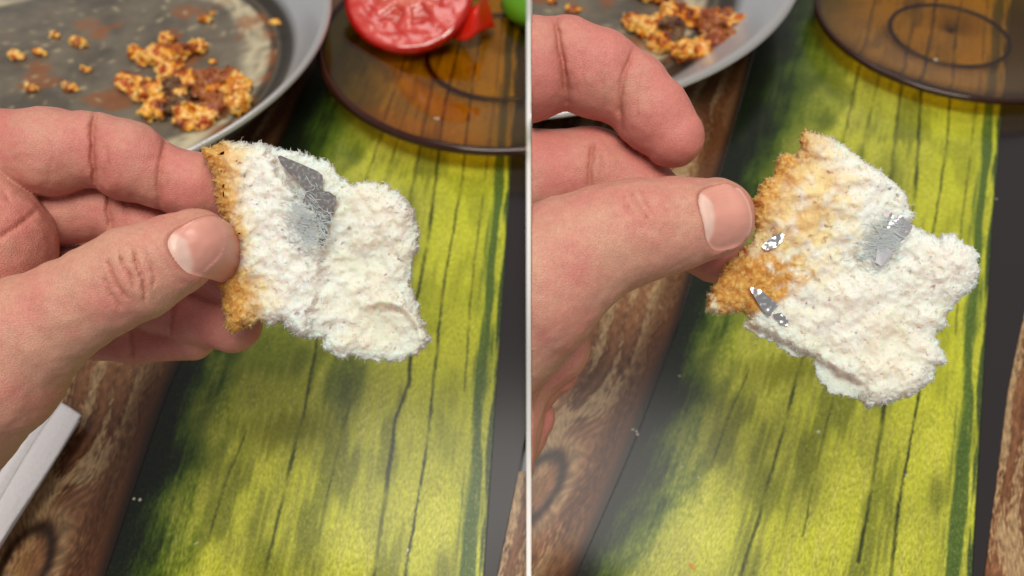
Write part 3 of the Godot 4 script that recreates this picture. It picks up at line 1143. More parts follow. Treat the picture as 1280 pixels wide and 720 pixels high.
class Lumps:
	var balls := []
	var n: FastNoiseLite
	var m: FastNoiseLite
	var rough := 1.0
	var tones := []
	var k := 5.0
	func prepare(p: Vector3, _r: float) -> float:
		return raw(p)
	func raw(p: Vector3) -> float:
		var d := 1e9
		for b in balls:
			var e: float = p.distance_to(b[0]) - b[1]
			var h := maxf(k - absf(d - e), 0.0) / k
			d = minf(d, e) - h * h * k * 0.25
		return d
	func val(p: Vector3) -> float:
		return maxf(raw(p) + rough * (n.get_noise_3dv(p) * 1.6 + m.get_noise_3dv(p) * 0.9), -p.y)
	func tint(p: Vector3, _n: Vector3) -> Color:
		var t := clampf(0.5 + 1.1 * n.get_noise_3dv(p * 0.55 + Vector3(9, 4, 1)) + 0.4 * m.get_noise_3dv(p), 0.0, 0.999) * (tones.size() - 1)
		var best := 1e9
		var own: Color = Color.BLACK
		var has := false
		for b in balls:
			var e: float = p.distance_to(b[0]) - b[1]
			if e < best:
				best = e
				has = b[2] != null
				own = b[2] if has else Color.BLACK
		var c: Color = tones[int(t)].lerp(tones[int(t) + 1], t - int(t))
		return c.lerp(own, 0.85) if has else c

func lump_mesh(balls: Array, tones: Array, s: int, cell: float, rough := 1.0, k := 5.0) -> ArrayMesh:
	var f := Lumps.new()
	f.k = k
	f.balls = balls
	f.tones = tones
	f.rough = rough
	f.n = noise(0.13, 2, FastNoiseLite.TYPE_SIMPLEX_SMOOTH, s)
	f.m = noise(0.45, 2, FastNoiseLite.TYPE_SIMPLEX_SMOOTH, s + 1)
	var lo := Vector3.ONE * 1e9
	var hi := -lo
	for b in balls:
		lo = lo.min(b[0] - Vector3.ONE * (b[1] + 3.0))
		hi = hi.max(b[0] + Vector3.ONE * (b[1] + 3.0))
	lo.y = -1.0
	return made(nets(f, lo, hi, cell, 5.0, Vector3.ZERO, 0.001))

func egg_tones() -> Array:
	return [lin(120, 56, 22), lin(190, 86, 18), lin(232, 150, 28), lin(240, 184, 70), lin(242, 212, 140), lin(230, 142, 30), lin(176, 74, 20)]

func scraps(dx: float, dy: float, side: int) -> void:
	var food := vmat("cooked egg", 0.36, 0.5)
	food.subsurf_scatter_enabled = true
	food.subsurf_scatter_strength = 0.05
	var black = lin(62, 44, 40)
	var brown = lin(140, 68, 36)
	var spots := [[165, 112, 5, null], [182, 122, 6, null], [200, 118, 6, null], [215, 100, 6, null], [205, 82, 5, null], [228, 70, 5, null], [246, 62, 4, null], [192, 78, 5, null], [176, 72, 4, null], [210, 55, 4, null], [218, 122, 7, black], [222, 140, 6, black], [200, 140, 6, null], [240, 108, 6, null], [262, 118, 7, brown], [270, 138, 7, brown], [282, 108, 6, brown], [300, 118, 6, null], [298, 136, 6, null], [235, 152, 6, null], [258, 150, 5, null]]
	var c := on(225 + dx, 110 + dy, 0.005)
	var balls := []
	for s in spots:
		var p := (on(s[0] + dx, s[1] + dy, 0.005) - c) * 1000.0
		balls.append([Vector3(p.x, s[2] * 0.5, p.z), s[2] * 1.12, s[3]])
		for k in 3:
			var a := rng.randf() * TAU
			balls.append([Vector3(p.x + cos(a) * s[2] * 1.1, s[2] * rng.randf_range(0.3, 1.2), p.z + sin(a) * s[2] * 1.1), s[2] * rng.randf_range(0.35, 0.65), s[3] if rng.randf() < 0.6 else null])
	var where := "left" if side < 0 else "right"
	tag(part("egg_scraps", lump_mesh(balls, egg_tones(), 200 + side, 0.8, 1.9), food, self, c), "heap of orange egg and tomato leftovers with dark bits in the %s pan" % ("left-hand" if side < 0 else "right-hand"), "food scraps", "egg leftovers in the pans")
	var bits := [[100, 56, 6, "orange egg morsel beside the heap, largest of the loose ones in the left-hand pan"], [52, 68, 4, "small orange morsel near the upper left of the left-hand pan"], [256, 26, 5, "pale yellow egg morsel above the heap in the left-hand pan"], [268, 18, 2.5, "tiny pale crumb beside the pale yellow morsel in the left-hand pan"], [346, 30, 3.5, "orange crumb stuck on the pale wall of the left-hand pan"], [88, 112, 5, "reddish brown morsel just above the index finger in the left-hand pan"], [40, 112, 4, "ochre morsel lowest on the left in the left-hand pan"], [22, 72, 5, "orange smear-like morsel at the left edge in the left-hand pan"], [70, 46, 3.5, "brown morsel at the top left in the left-hand pan"], [268, 78, 2.5, "whitish crumb right of the heap in the left-hand pan"], [108, 88, 3, "yellowish crumb between the loose morsels in the left-hand pan"]]
	if side > 0:
		bits = [[715, 14, 5, "brown morsel above the raised index finger in the right-hand pan"], [690, 4, 3, "small ochre crumb at the top edge of the right-hand pan"]]
	var i := 0
	for b in bits:
		var h := 0.005
		if b[0] == 346:
			h = 0.020
		var q := on(b[0], b[1], h)
		var r: float = b[2] * 0.7
		var bb := [[Vector3(0, r * 0.1, 0), r, lin(150, 76, 30) if b[2] >= 3 and i % 3 != 1 else null], [Vector3(r * 0.9, r * 0.4, r * 0.4), r * 0.7, null], [Vector3(-r * 0.8, r * 0.4, -r * 0.3), r * 0.75, null]]
		tag(part("egg_morsel", lump_mesh(bb, egg_tones(), 300 + i + 20 * side, 0.5, 1.3, 1.5), food, self, q), b[3], "food scrap", "loose morsels in the pans")
		i += 1

func vegetables() -> void:
	# half a tomato, its cut face turned up and towards the viewer
	var where := on(510, -8, 0.033)
	var r := 0.0415
	var t := thing("tomato_half", "half tomato lying on the amber plate, its cut face turned up", "tomato", where)
	var facing := Vector3(-0.05, 0.90, 0.44).normalized()
	var x := Vector3.UP.cross(facing).normalized()
	t.basis = Basis(x, facing, x.cross(facing))
	var flesh := vmat("tomato flesh", 0.13, 0.7)
	flesh.normal_enabled = true
	flesh.normal_texture = relief(0.03, 3, 6.0, 141)
	flesh.normal_scale = 0.1
	flesh.uv1_triplanar = true
	flesh.uv1_scale = Vector3.ONE * 22.0
	flesh.subsurf_scatter_enabled = true
	flesh.subsurf_scatter_strength = 0.08
	var nz := noise(90.0, 3, FastNoiseLite.TYPE_SIMPLEX_SMOOTH, 15)
	var v := PackedVector3Array()
	var n := PackedVector3Array()
	var cl := PackedColorArray()
	var ix := PackedInt32Array()
	const R := 40
	const S := 120
	for i in R + 1:
		for s in S:
			var a := TAU * s / S
			var f := float(i) / R
			var seg := 0.5 + 0.5 * cos(a * 6.0 + 0.6 * sin(f * 5.0))
			var p := Vector3(cos(a), 0, sin(a)) * f * r
			var w := nz.get_noise_3dv(p)
			var gel := smoothstep(0.22, 0.30, f + 0.05 * w) * (1.0 - smoothstep(0.52, 0.66, f + 0.08 * w + 0.06 * seg)) * smoothstep(0.10, 0.5, seg)
			var rays := smoothstep(0.55, 0.9, 0.5 + 0.5 * sin(a * 23.0 + 3.0 * nz.get_noise_2d(a * 0.01, 3.0))) * (1.0 - smoothstep(0.44, 0.56, f + 0.1 * w)) * smoothstep(0.12, 0.22, f)
			var h := -0.0016 * gel + 0.0004 * w - 0.0012 * smoothstep(0.93, 1.0, f)
			var c := lin(196, 42, 38).lerp(lin(216, 88, 80), clampf(0.5 + 1.2 * w, 0.0, 1.0))
			c = c.lerp(lin(186, 40, 24), gel * 0.8)
			c = c.lerp(lin(222, 140, 104), 0.3 * rays * clampf(0.7 + 1.5 * w, 0.0, 1.0))
			c = c.lerp(lin(222, 130, 108), 0.7 * (1.0 - smoothstep(0.10, 0.30, f)))
			c = c.lerp(lin(170, 18, 14), smoothstep(0.90, 0.97, f))
			v.append(p + Vector3.UP * h)
			cl.append(c)
	for i in R:
		for s in S:
			var a := i * S + s
			var b := i * S + (s + 1) % S
			ix.append_array(PackedInt32Array([a, b, b + S, a, b + S, a + S]))
	n.resize(v.size())
	for k in range(0, ix.size(), 3):
		var nn := (v[ix[k + 2]] - v[ix[k]]).cross(v[ix[k + 1]] - v[ix[k]])
		if nn.y < 0.0:
			var y := ix[k + 1]
			ix[k + 1] = ix[k + 2]
			ix[k + 2] = y
			nn = -nn
		for e in 3:
			n[ix[k + e]] += nn
	for k in n.size():
		n[k] = n[k].normalized() if n[k].length() > 0 else Vector3.UP
	part("cut_face", from_arrays(v, n, cl, ix), flesh, t)
	var dome := PackedVector2Array()
	for i in 17:
		var a := PI / 2.0 * i / 16.0
		dome.append(Vector2(maxf(sin(a), 0.0001) * r * 1.012, -cos(a) * r * 0.62 - 0.0008))
	dome.append(Vector2(r * 0.985, 0.0004))
	part("tomato_skin", lathe(dome, [], Vector3(-9, 0, 0), 120, 0, false), plain("tomato skin", lin(196, 26, 18).linear_to_srgb(), 0.18), t)
	# strip of red pepper leaning beside it
	var red := plain("red pepper", lin(206, 34, 16).linear_to_srgb(), 0.16)
	red.subsurf_scatter_enabled = true
	red.subsurf_scatter_strength = 0.05
	var c := on(588, 30, 0.006)
	var o := thing("pepper_piece", "small curled piece of red pepper beside the half tomato", "pepper", c)
	part("flesh", bent_strip([on(562, 46, 0.012), on(582, 50, 0.012), on(598, 40, 0.016), on(618, 32, 0.010)], [on(568, 14, 0.016), on(590, 8, 0.024), on(602, 2, 0.028), on(600, -14, 0.02)], 0.0035, c, 0.007), red, o)
	# green pepper at the edge
	var green := plain("green pepper", lin(92, 150, 30).linear_to_srgb(), 0.18)
	var g := on(668, 6, 0.012)
	var gp := thing("green_pepper_piece", "green pepper slice on the amber plate at the edge of its table", "pepper", g)
	var st := lathe(PackedVector2Array([Vector2(0.0001, -0.010), Vector2(0.012, -0.0095), Vector2(0.020, -0.006), Vector2(0.0235, 0.001), Vector2(0.0205, 0.009), Vector2(0.012, 0.0135), Vector2(0.0001, 0.0145)]), [], g, 60, -1, false)
	part("flesh", st, green, gp)

func bent_strip(a: Array, b: Array, thick: float, c: Vector3, arch := 0.004) -> ArrayMesh:
	var st := SurfaceTool.new()
	st.begin(Mesh.PRIMITIVE_TRIANGLES)
	st.set_smooth_group(0)
	var ca := Curve3D.new()
	var cb := Curve3D.new()
	for i in a.size():
		var t: Vector3 = (a[mini(i + 1, a.size() - 1)] - a[maxi(i - 1, 0)]) / 5.0
		ca.add_point(a[i], -t, t)
		t = (b[mini(i + 1, b.size() - 1)] - b[maxi(i - 1, 0)]) / 5.0
		cb.add_point(b[i], -t, t)
	const N := 24
	const M := 12
	var grid := []
	for k in 2:
		var rows := []
		for i in N + 1:
			var p := ca.sample_baked(ca.get_baked_length() * i / N, true)
			var q := cb.sample_baked(cb.get_baked_length() * i / N, true)
			var row := []
			for j in M + 1:
				var w := float(j) / M
				row.append(p.lerp(q, w) + Vector3(0, arch * sin(w * PI), 0) - c + Vector3(0, -1, -0.4) * thick * k * (0.35 + 0.65 * sin(PI * w)) )
			rows.append(row)
		grid.append(rows)
	for k in 2:
		for i in N:
			for j in M:
				var q := [grid[k][i][j], grid[k][i + 1][j], grid[k][i + 1][j + 1], grid[k][i][j + 1]]
				if k == 1:
					q.reverse()
				for t in [0, 1, 2, 0, 2, 3]:
					st.add_vertex(q[t])
	for i in N:
		for j in [0, M]:
			var q := [grid[0][i][j], grid[0][i + 1][j], grid[1][i + 1][j], grid[1][i][j]]
			if j == 0:
				q.reverse()
			for t in [0, 1, 2, 0, 2, 3]:
				st.add_vertex(q[t])
	for j in M:
		for i in [0, N]:
			var q := [grid[0][i][j], grid[0][i][j + 1], grid[1][i][j + 1], grid[1][i][j]]
			if i == N:
				q.reverse()
			for t in [0, 1, 2, 0, 2, 3]:
				st.add_vertex(q[t])
	st.index()
	st.generate_normals()
	return st.commit()

# ---------------------------------------------------------------- tables

func edge_at(pts: Array, z: float) -> float:      # x of a board's edge at depth z; ends run on straight
	var i := 0
	while i < pts.size() - 2 and z < pts[i + 1].y:
		i += 1
	var a: Vector2 = pts[i]
	var b: Vector2 = pts[i + 1]
	return a.x + (b.x - a.x) * (z - a.y) / (b.y - a.y)

func board(called: String, parent: Node3D, mat: Material, left: Array, right: Array, side: int, shift: float, uw: float) -> void:
	var v := PackedVector3Array()
	var n := PackedVector3Array()
	var uv := PackedVector2Array()
	const GAP := 0.00015
	var k := 0.018 if side < 0 else 0.024
	var z0 := -0.74
	var z1 := -0.06
	var rows := 34
	var ring_a := []
	for i in rows + 1:
		var z := lerpf(z1, z0, float(i) / rows)
		var xa := edge_at(left, z) + GAP
		var xb := edge_at(right, z) - GAP
		var s := k * (EYE.y * -fwd.y + z * fwd.z)
		var xs := xb - xa
		if side < 0:
			xb = minf(xb, s)
			xa = minf(xa, xb)
		else:
			xa = maxf(xa, s)
			xb = maxf(xb, xa)
		var l := edge_at(left, z)
		var w := uw if uw > 0.0 else edge_at(right, z) - l
		var anchor := edge_at(right, z) - w if uw > 0.0 and left.size() == 2 and left[0].x < -0.3 else l
		ring_a.append([Vector3(xa, 0, z), Vector3(xb, 0, z), (xa - anchor) / w, (xb - anchor) / w, (-z + shift) / 0.7, xs])
	var add := func(p: Array, q: Array, normal: Vector3) -> void:
		for t in [0, 1, 2, 0, 2, 3]:
			v.append(p[t])
			n.append(normal)
			uv.append(q[t])
	var down := Vector3(0, -0.018, 0)
	for i in rows:
		var a: Array = ring_a[i]
		var b: Array = ring_a[i + 1]
		if a[1].x - a[0].x < 1e-6 or b[1].x - b[0].x < 1e-6:
			continue
		var ua := Vector2(a[2], a[4])
		var ub := Vector2(a[3], a[4])
		var uc := Vector2(b[3], b[4])
		var ud := Vector2(b[2], b[4])
		add.call([a[0], b[0], b[1], a[1]], [ua, ud, uc, ub], Vector3.UP)
		add.call([a[1] + down, b[1] + down, b[0] + down, a[0] + down], [ub, uc, ud, ua], Vector3.DOWN)
		add.call([a[0] + down, b[0] + down, b[0], a[0]], [ua, ud, ud, ua], Vector3.LEFT)
		add.call([a[1], b[1], b[1] + down, a[1] + down], [ub, uc, uc, ub], Vector3.RIGHT)
	for e in [0, rows]:
		var a: Array = ring_a[e]
		if a[1].x - a[0].x < 1e-6:
			continue
		var q := [a[0], a[1], a[1] + down, a[0] + down]
		if e == rows:
			q.reverse()
		add.call(q, [Vector2(a[2], a[4]), Vector2(a[3], a[4]), Vector2(a[3], a[4]), Vector2(a[2], a[4])], Vector3.BACK if e == 0 else Vector3.FORWARD)
	part(called, from_arrays(v, n, PackedColorArray(), PackedInt32Array(), uv), mat, parent)

static func crack(q: Vector2, pts: Array) -> float:
	var best := 1e9
	for i in pts.size() - 1:
		if q.y < pts[i].y - 0.02 or q.y > pts[i + 1].y + 0.02:
			continue
		var ba: Vector2 = pts[i + 1] - pts[i]
		var h := clampf((q - pts[i]).dot(ba) / ba.length_squared(), 0.0, 1.0)
		best = minf(best, (q - pts[i] - ba * h).length())
	return best

func green_print() -> ImageTexture:      # u across the board, v along it: 0.147 m by 0.70 m
	const W := 448
	const H := 1792
	var im := Image.create(W, H, false, Image.FORMAT_RGB8)
	var streak := noise(1.0, 4, FastNoiseLite.TYPE_SIMPLEX_SMOOTH, 101)
	var blot := noise(1.0, 3, FastNoiseLite.TYPE_SIMPLEX_SMOOTH, 102)
	var grain := noise(1.0, 3, FastNoiseLite.TYPE_SIMPLEX, 103)
	# cracks in metres (across, along)
	var cracks := [
		[[Vector2(0.104, 0.09), Vector2(0.1045, 0.142), Vector2(0.1035, 0.185), Vector2(0.1075, 0.205), Vector2(0.1045, 0.235), Vector2(0.105, 0.30), Vector2(0.100, 0.40), Vector2(0.102, 0.62)], 0.0011, 0.9],
		[[Vector2(0.117, 0.05), Vector2(0.1165, 0.12), Vector2(0.119, 0.175), Vector2(0.117, 0.27), Vector2(0.1185, 0.34), Vector2(0.116, 0.43), Vector2(0.118, 0.69)], 0.0008, 0.9],
		[[Vector2(0.061, 0.06), Vector2(0.062, 0.13), Vector2(0.063, 0.19), Vector2(0.060, 0.24), Vector2(0.062, 0.36), Vector2(0.064, 0.55)], 0.0009, 0.75],
		[[Vector2(0.081, 0.10), Vector2(0.080, 0.15), Vector2(0.0825, 0.195)], 0.0007, 0.55],
		[[Vector2(0.133, 0.20), Vector2(0.131, 0.25), Vector2(0.133, 0.40), Vector2(0.132, 0.60)], 0.0006, 0.6],
		[[Vector2(0.036, 0.13), Vector2(0.037, 0.155), Vector2(0.040, 0.18)], 0.0006, 0.6],
		[[Vector2(0.093, 0.24), Vector2(0.091, 0.30), Vector2(0.088, 0.42), Vector2(0.090, 0.50)], 0.0014, 0.6],
		[[Vector2(0.075, 0.27), Vector2(0.073, 0.34), Vector2(0.076, 0.44)], 0.0010, 0.4]]
	for j in H:
		var v := (j + 0.5) / H * 0.7
		for i in W:
			var u := (i + 0.5) / W * 0.147
			var s := streak.get_noise_2d(u * 300.0, v * 19.0)
			var g := grain.get_noise_2d(u * 1300.0, v * 210.0)
			var b := blot.get_noise_2d(u * 38.0, v * 20.0)
			var c := Color(0.71, 0.73, 0.22).lerp(Color(0.59, 0.60, 0.24), clampf(0.40 + 0.7 * s + 0.9 * b, 0.0, 1.0))
			c = c.lerp(Color(0.79, 0.77, 0.40), clampf(0.5 * g + 0.5 * s - 0.5 * b, 0.0, 0.6))
			# moss-dark blotches from noise
			var m := smoothstep(0.02, 0.42, blot.get_noise_2d(u * 34.0 + 31.0, v * 15.0 + 7.0) + 0.34 * s + 0.18 * g)
			c = c.lerp(Color(0.36, 0.39, 0.13), 0.62 * m)
			for e in [[Vector2(0.060, 0.180), Vector2(0.022, 0.011), Color(0.36, 0.37, 0.06)], [Vector2(0.079, 0.207), Vector2(0.011, 0.020), Color(0.22, 0.29, 0.15)], [Vector2(0.040, 0.222), Vector2(0.030, 0.020), Color(0.26, 0.33, 0.09)], [Vector2(0.090, 0.30), Vector2(0.012, 0.03), Color(0.34, 0.37, 0.15)]]:  # darker olive and green patches at fixed spots
				var o: Vector2 = (Vector2(u, v) - e[0]) / e[1]
				c = c.lerp(e[2], 0.75 * clampf(smoothstep(1.3, 0.2, o.length() + 0.7 * s + 0.5 * b) * (0.8 + 0.7 * g), 0.0, 1.0))
			c = c.lerp(Color(0.77, 0.79, 0.17), 0.5 * smoothstep(0.092, 0.118, u + 0.008 * b) * smoothstep(0.10, 0.20, v))
			# dark green along the left edge, teal along the right
			var l := (u + 0.012 * b + 0.006 * s + 0.003 * g) / lerpf(1.0, 1.9, smoothstep(0.20, 0.42, v))
			c = c.lerp(Color(0.20, 0.29, 0.07), 1.0 - smoothstep(0.010, 0.034, l))
			c = c.lerp(Color(0.055, 0.085, 0.055), 1.0 - smoothstep(0.003, 0.018, l))
			var rr := u + 0.003 * s
			c = c.lerp(Color(0.20, 0.31, 0.15), 0.8 * smoothstep(0.1355, 0.139, rr) * (1.0 - smoothstep(0.142, 0.1435, rr)))
			c = c.lerp(Color(0.12, 0.20, 0.14), 0.8 * smoothstep(0.1448, 0.1462, rr))
			c = c * (1.0 + 0.17 * g)
			var fleck := grain.get_noise_2d(u * 900.0 + 70.0, v * 420.0)
			c = c.lerp(Color(0.34, 0.37, 0.14), 0.35 * smoothstep(0.34, 0.55, fleck))
			c = c.lerp(Color(0.86, 0.86, 0.52), 0.30 * smoothstep(0.34, 0.55, -fleck) * smoothstep(0.015, 0.04, l))
			for k in cracks:
				var d := crack(Vector2(u + 0.0005 * g + 0.0006 * b, v), k[0])
				if d < k[1] * 2.2:
					c = c.lerp(Color(0.16, 0.19, 0.10), k[2] * clampf(0.85 + 0.9 * grain.get_noise_2d(u * 20.0 + k[1] * 9000.0, v * 26.0), 0.15, 1.0) * (1.0 - smoothstep(k[1] * 0.2, k[1] * 1.1, d * (1.0 + 0.8 * s))))
			im.set_pixel(i, j, c)
	return ImageTexture.create_from_image(im)

func brown_print() -> ImageTexture:
	const W := 384
	const H := 1280
	var im := Image.create(W, H, false, Image.FORMAT_RGB8)
	var streak := noise(1.0, 4, FastNoiseLite.TYPE_SIMPLEX_SMOOTH, 111)
	var blot := noise(1.0, 2, FastNoiseLite.TYPE_SIMPLEX_SMOOTH, 112)
	var grain := noise(1.0, 3, FastNoiseLite.TYPE_SIMPLEX, 113)
	for j in H:
		var v := (j + 0.5) / H * 0.7
		for i in W:
			var u := (i + 0.5) / W * 0.15
			# grain runs round a knot
			var kn := Vector2(u - 0.118, (v - 0.120) * 0.55)
			var ring := exp(-kn.length_squared() / 0.00035)
			var uu := u + 0.010 * ring * signf(kn.x) + 0.006 * blot.get_noise_2d(u * 20.0, v * 14.0)
			var s := streak.get_noise_2d(uu * 95.0, v * 8.0)
			var g := grain.get_noise_2d(uu * 1000.0, v * 150.0)
			var b := blot.get_noise_2d(u * 34.0, v * 12.0)
			var c := Color(0.52, 0.36, 0.25).lerp(Color(0.33, 0.20, 0.13), clampf(0.5 + 1.1 * s + 0.6 * b, 0.0, 1.0))
			c = c.lerp(Color(0.66, 0.56, 0.42), 0.85 * smoothstep(-0.06, 0.26, s + 0.25 * g - 0.45 * b))
			c = c.lerp(Color(0.30, 0.17, 0.09), 0.7 * smoothstep(0.131, 0.140, u))
			c = c.lerp(Color(0.11, 0.07, 0.05), 0.9 * smoothstep(0.144, 0.150, u + 0.002 * g))
			var r := kn.length()
			if r < 0.02:
				c = c.lerp(Color(0.58, 0.47, 0.34), 0.8 * exp(-pow((r - 0.0125) / 0.0028, 2.0)))
				c = c.lerp(Color(0.12, 0.07, 0.04), 0.9 * exp(-pow((r - 0.0085) / 0.0020, 2.0)))
				c = c.lerp(Color(0.48, 0.33, 0.18), 0.8 * exp(-pow(r / 0.0055, 2.0)))
			im.set_pixel(i, j, c * (1.0 + 0.30 * g))
	return ImageTexture.create_from_image(im)

func varnish(called: String, tex: Texture2D, tint := Color.WHITE) -> StandardMaterial3D:
	var m := StandardMaterial3D.new()
	m.resource_name = called
	m.albedo_texture = tex
	m.albedo_color = tint
	m.roughness = 0.20
	m.metallic_specular = 0.5
	return m

func tables() -> void:
	var g := varnish("printed green board", green_print())
	var bp := brown_print()
	var br := varnish("printed brown board", bp)
	var dk := plain("dark printed strip", Color(0.17, 0.155, 0.165), 0.2)
	var far := [Vector2(-0.60, -0.05), Vector2(-0.60, -0.70)]
	var near := [Vector2(0.70, -0.05), Vector2(0.70, -0.70)]
	var t := thing("table", "table of glossy green and brown boards under the hand with the grey blade's bread", "table")
	var e1 := [Vector2(-0.154, -0.116), Vector2(-0.154, -0.195), Vector2(-0.146, -0.294), Vector2(-0.129, -0.438)]
	var e2 := [Vector2(-0.0107, -0.116), Vector2(0.0, -0.366)]
	var e3 := [Vector2(-0.0057, -0.116), Vector2(0.0060, -0.177)]
	board("brown_plank", t, br, far, e1, -1, 0.0, 0.15)
	board("green_plank", t, g, e1, e2, -1, 0.0, 0.0)
	board("dark_plank", t, dk, e2, e3, -1, 0.0, 0.0)
	board("brown_plank", t, br, e3, near, -1, 0.0, 0.15)
	t = thing("table", "table of glossy green and brown boards under the toasted bread with foil", "table")
	var f1 := [Vector2(0.024, -0.116), Vector2(0.051, -0.171), Vector2(0.081, -0.241), Vector2(0.151, -0.438)]
	var f2 := [Vector2(0.174, -0.116), Vector2(0.251, -0.294), Vector2(0.316, -0.438)]
	var f3 := [Vector2(0.1785, -0.116), Vector2(0.2235, -0.2035), Vector2(0.2457, -0.241)]
	board("brown_plank", t, br, far, f1, 1, -0.032, 0.15)
	board("green_plank", t, g, f1, f2, 1, -0.032, 0.0)
	board("dark_plank", t, dk, f2, f3, 1, 0.0, 0.0)
	board("brown_plank", t, br, f3, near, 1, -0.032, 0.15)

func divider() -> void:
	var st := SurfaceTool.new()
	st.begin(Mesh.PRIMITIVE_TRIANGLES)
	st.set_smooth_group(-1)
	var c := Vector3(0.012, -0.018, -0.40)
	var pt := func(k: float, y: float, z: float) -> Vector3:
		return Vector3(k * ((EYE.y - y) * -fwd.y + z * fwd.z), y, z) - c
	var ks := [0.0181, 0.0239]
	var ys := [-0.018, 0.012]
	var zs := [-0.74, -0.06]
	var p := []
	for z in zs:
		for y in ys:
			for k in ks:
				p.append(pt.call(k, y, z))
	for f in [[2, 3, 7, 6], [0, 4, 5, 1], [0, 2, 6, 4], [1, 5, 7, 3], [4, 6, 7, 5], [0, 1, 3, 2]]:
		for i in [0, 1, 2, 0, 2, 3]:
			st.add_vertex(p[f[i]])
	st.generate_normals()
	tag(part("divider_board", st.commit(), plain("white paint", Color(0.93, 0.93, 0.93), 0.5), self, c), "narrow white strip standing between the two tables", "divider")

func napkin() -> void:
	var c := on(60, 560, 0.0)
	var o := thing("paper_napkin", "folded white paper napkin on the brown board under the wrist", "napkin", c)
	var m := plain("tissue", Color(0.94, 0.93, 0.95), 0.9)
	m.normal_enabled = true
	m.normal_texture = relief(0.05, 3, 5.0, 131, FastNoiseLite.TYPE_CELLULAR)
	m.normal_scale = 1.0
	m.uv1_triplanar = true
	m.uv1_scale = Vector3.ONE * 45.0
	# corner-to-corner sheets: each a bent strip between two long edges
	var top_a := [on(60, 492, 0.015), on(18, 560, 0.0155), on(-60, 690, 0.015), on(-120, 790, 0.015)]
	var top_b := [on(76, 504, 0.013), on(40, 556, 0.0135), on(-20, 660, 0.013), on(-70, 760, 0.013)]
	var low_a := [on(76, 503, 0.0128), on(40, 556, 0.0132), on(-20, 660, 0.0128), on(-70, 760, 0.0128)]
	var low_b := [on(101, 519, 0.0095), on(62, 584, 0.010), on(9, 664, 0.0095), on(-40, 745, 0.0095)]
	part("upper_fold", bent_strip(top_a, top_b, 0.001, c, 0.0008), m, o)
	var under_a := [on(72, 508, 0.0075), on(34, 560, 0.0078), on(-26, 664, 0.0075), on(-76, 764, 0.0075)]
	var under_b := [on(98, 526, 0.0055), on(58, 590, 0.0062), on(6, 672, 0.0055), on(-44, 752, 0.0055)]
	part("under_fold", bent_strip(under_a, under_b, 0.0035, c, 0.0006), m, o)
	part("lower_fold", bent_strip(low_a, low_b, 0.001, c, 0.0005), m, o)

func crumbs() -> void:
	var white := vmat("bread crumb", 0.85, 0.3)
	var pale := [lin(205, 200, 182), lin(222, 218, 206)]
	var gold := [lin(206, 120, 50), lin(222, 160, 90)]
	var list := [
		[171, 625, 2.0, 0.0, "white flake on the dark edge of the green board, left-hand table", pale],
		[225, 672, 1.2, 0.0, "white speck, leftmost of three on the lower green board, left-hand table", pale],
		[245, 680, 1.1, 0.0, "white speck, second of three on the lower green board, left-hand table", pale],
		[277, 690, 1.0, 0.0, "white speck, rightmost of three on the lower green board, left-hand table", pale],
		[510, 690, 1.7, 0.0, "white crumb on a crack of the green board, left-hand table", pale],
		[628, 323, 1.3, 0.0, "white speck beside the dark strip, left-hand table", pale],
		[795, 541, 2.4, 0.0, "white flake on the dark edge of the green board, right-hand table", pale],
		[852, 584, 1.4, 0.0, "white speck, upper of two on the lower green board, right-hand table", pale],
		[873, 597, 1.1, 0.0, "white speck, lower of two on the lower green board, right-hand table", pale],
		[1023, 541, 1.8, 0.0, "pale crumb below the bread's lower tip, right-hand table", pale],
		[1130, 594, 1.7, 0.0, "white crumb on a crack of the green board, right-hand table", pale],
		[864, 705, 2.6, 0.0, "orange crust flake near the bottom of the right-hand table", gold],
		[1246, 248, 1.4, 0.0, "white speck at the right edge of the green board, right-hand table", pale],
		[545, 148, 2.6, 0.014, "white crumb on the amber plate with the tomato", pale],
		[1170, 76, 2.6, 0.014, "white crumb on the empty amber plate", pale],
		[848, 470, 1.2, 0.0, "tiny pale speck below the crust, right-hand table", pale],
		[826, 385, 1.2, 0.0, "tiny pale speck left of the crust on the dark green, right-hand table", pale]]
	var i := 0
	for e in list:
		var r: float = e[2] * (0.36 if e[2] > 1.6 else 0.34)
		var rr := RandomNumberGenerator.new()
		rr.seed = 900 + i
		var bb := []
		for k in 3:
			bb.append([(Vector3(rr.randf_range(-2.2, 2.2), -0.1, rr.randf_range(-0.7, 0.7)) * r).rotated(Vector3.UP, i * 1.9), r * rr.randf_range(0.45, 0.9), null])
		tag(part("bread_crumb", lump_mesh(bb, e[5], 400 + i, 0.11, 0.10, r * 0.6), white, self, on(e[0], e[1], e[3])), e[4], "crumb", "crumbs scattered over the tables and plates")
		i += 1

# ---------------------------------------------------------------- the scene

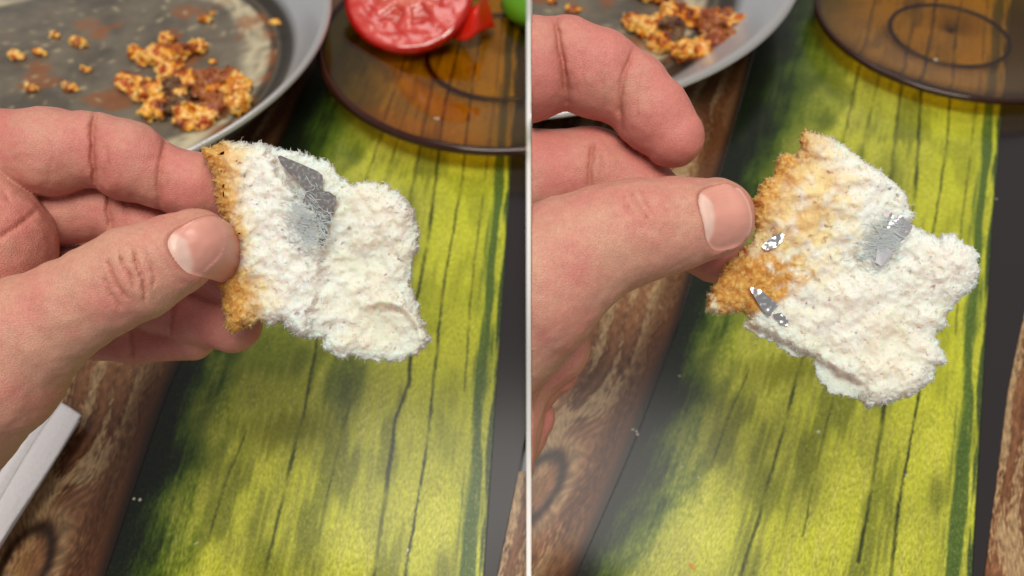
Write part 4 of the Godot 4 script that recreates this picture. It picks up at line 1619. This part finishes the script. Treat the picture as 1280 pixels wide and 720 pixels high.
func _ready() -> void:
	fwd = Vector3(0, -sin(deg_to_rad(PITCH)), -cos(deg_to_rad(PITCH)))
	up = Vector3(0, cos(deg_to_rad(PITCH)), -sin(deg_to_rad(PITCH)))
	var cam := Camera3D.new()
	cam.name = "camera"
	add_child(cam)
	cam.position = EYE
	cam.rotation_degrees = Vector3(-PITCH, 0, 0)
	var lens := CameraAttributesPhysical.new()
	lens.frustum_focal_length = 48.6
	lens.frustum_focus_distance = 0.213
	lens.exposure_aperture = 25.0
	lens.frustum_near = 0.01
	lens.frustum_far = 20.0
	cam.attributes = lens
	cam.fov = 39.6
	cam.near = 0.01
	cam.far = 20.0
	cam.current = true
	var env := Environment.new()
	env.background_mode = Environment.BG_COLOR
	env.background_color = Color(0.50, 0.49, 0.48)
	env.tonemap_mode = Environment.TONE_MAPPER_LINEAR
	env.tonemap_exposure = 1.2
	env.sdfgi_enabled = true
	env.ssao_enabled = true
	env.ssil_enabled = true
	var we := WorldEnvironment.new()
	we.name = "environment"
	we.environment = env
	add_child(we)
	for x in [-0.22, 0.26]:      # the kitchen's two ceiling lamps
		var lamp := AreaLight3D.new()
		lamp.name = "ceiling_lamp" if x < 0 else "ceiling_lamp_001"
		add_child(lamp)
		lamp.area_size = Vector2(0.55, 0.55)
		lamp.position = Vector3(x, 1.5, 0.30)
		lamp.rotation_degrees = Vector3(-90, 0, 0)
		lamp.light_color = Color(1.0, 0.965, 0.91)
		lamp.light_energy = 1.0
		lamp.area_range = 6.0
		lamp.area_attenuation = 2.0
		lamp.shadow_enabled = true
	var panel := AreaLight3D.new()      # added area light, unseen: stands for the bright ceiling that hazes the table top
	panel.name = "added_gloss_light"
	add_child(panel)
	panel.area_size = Vector2(1.0, 0.55)
	panel.position = Vector3(0.05, 1.6, -0.92)
	panel.rotation_degrees = Vector3(-90, 0, 0)
	panel.light_color = Color(1.0, 0.98, 0.95)
	panel.light_energy = 0.45
	panel.area_range = 6.0
	panel.area_attenuation = 2.0
	panel.shadow_enabled = true
	rng.seed = 4
	var t0 := Time.get_ticks_msec()
	skin_mat = skin()
	left_side_hand()
	right_side_hand()
	bread(false)
	bread(true)
	tables()
	divider()
	pan(Vector3(-0.281, 0, -0.442), 1.0, -1, "worn grey frying pan with leftovers behind the hand with the blade's bread")
	pan(Vector3(-0.018, 0, -0.566), 1.30, 1, "worn grey frying pan behind the raised index finger")
	glass_plate(Vector3(-0.007, 0, -0.461), 0.115, -1, "amber glass plate with the half tomato")
	glass_plate(Vector3(0.297, 0, -0.487), 0.090, 1, "empty amber glass plate at the upper right corner")
	scraps(0, 0, -1)
	scraps(622, -80, 1)
	vegetables()
	napkin()
	crumbs()
	metal_bits()
	print("small things ", Time.get_ticks_msec() - t0)
	finish()
	print("all ", Time.get_ticks_msec() - t0)
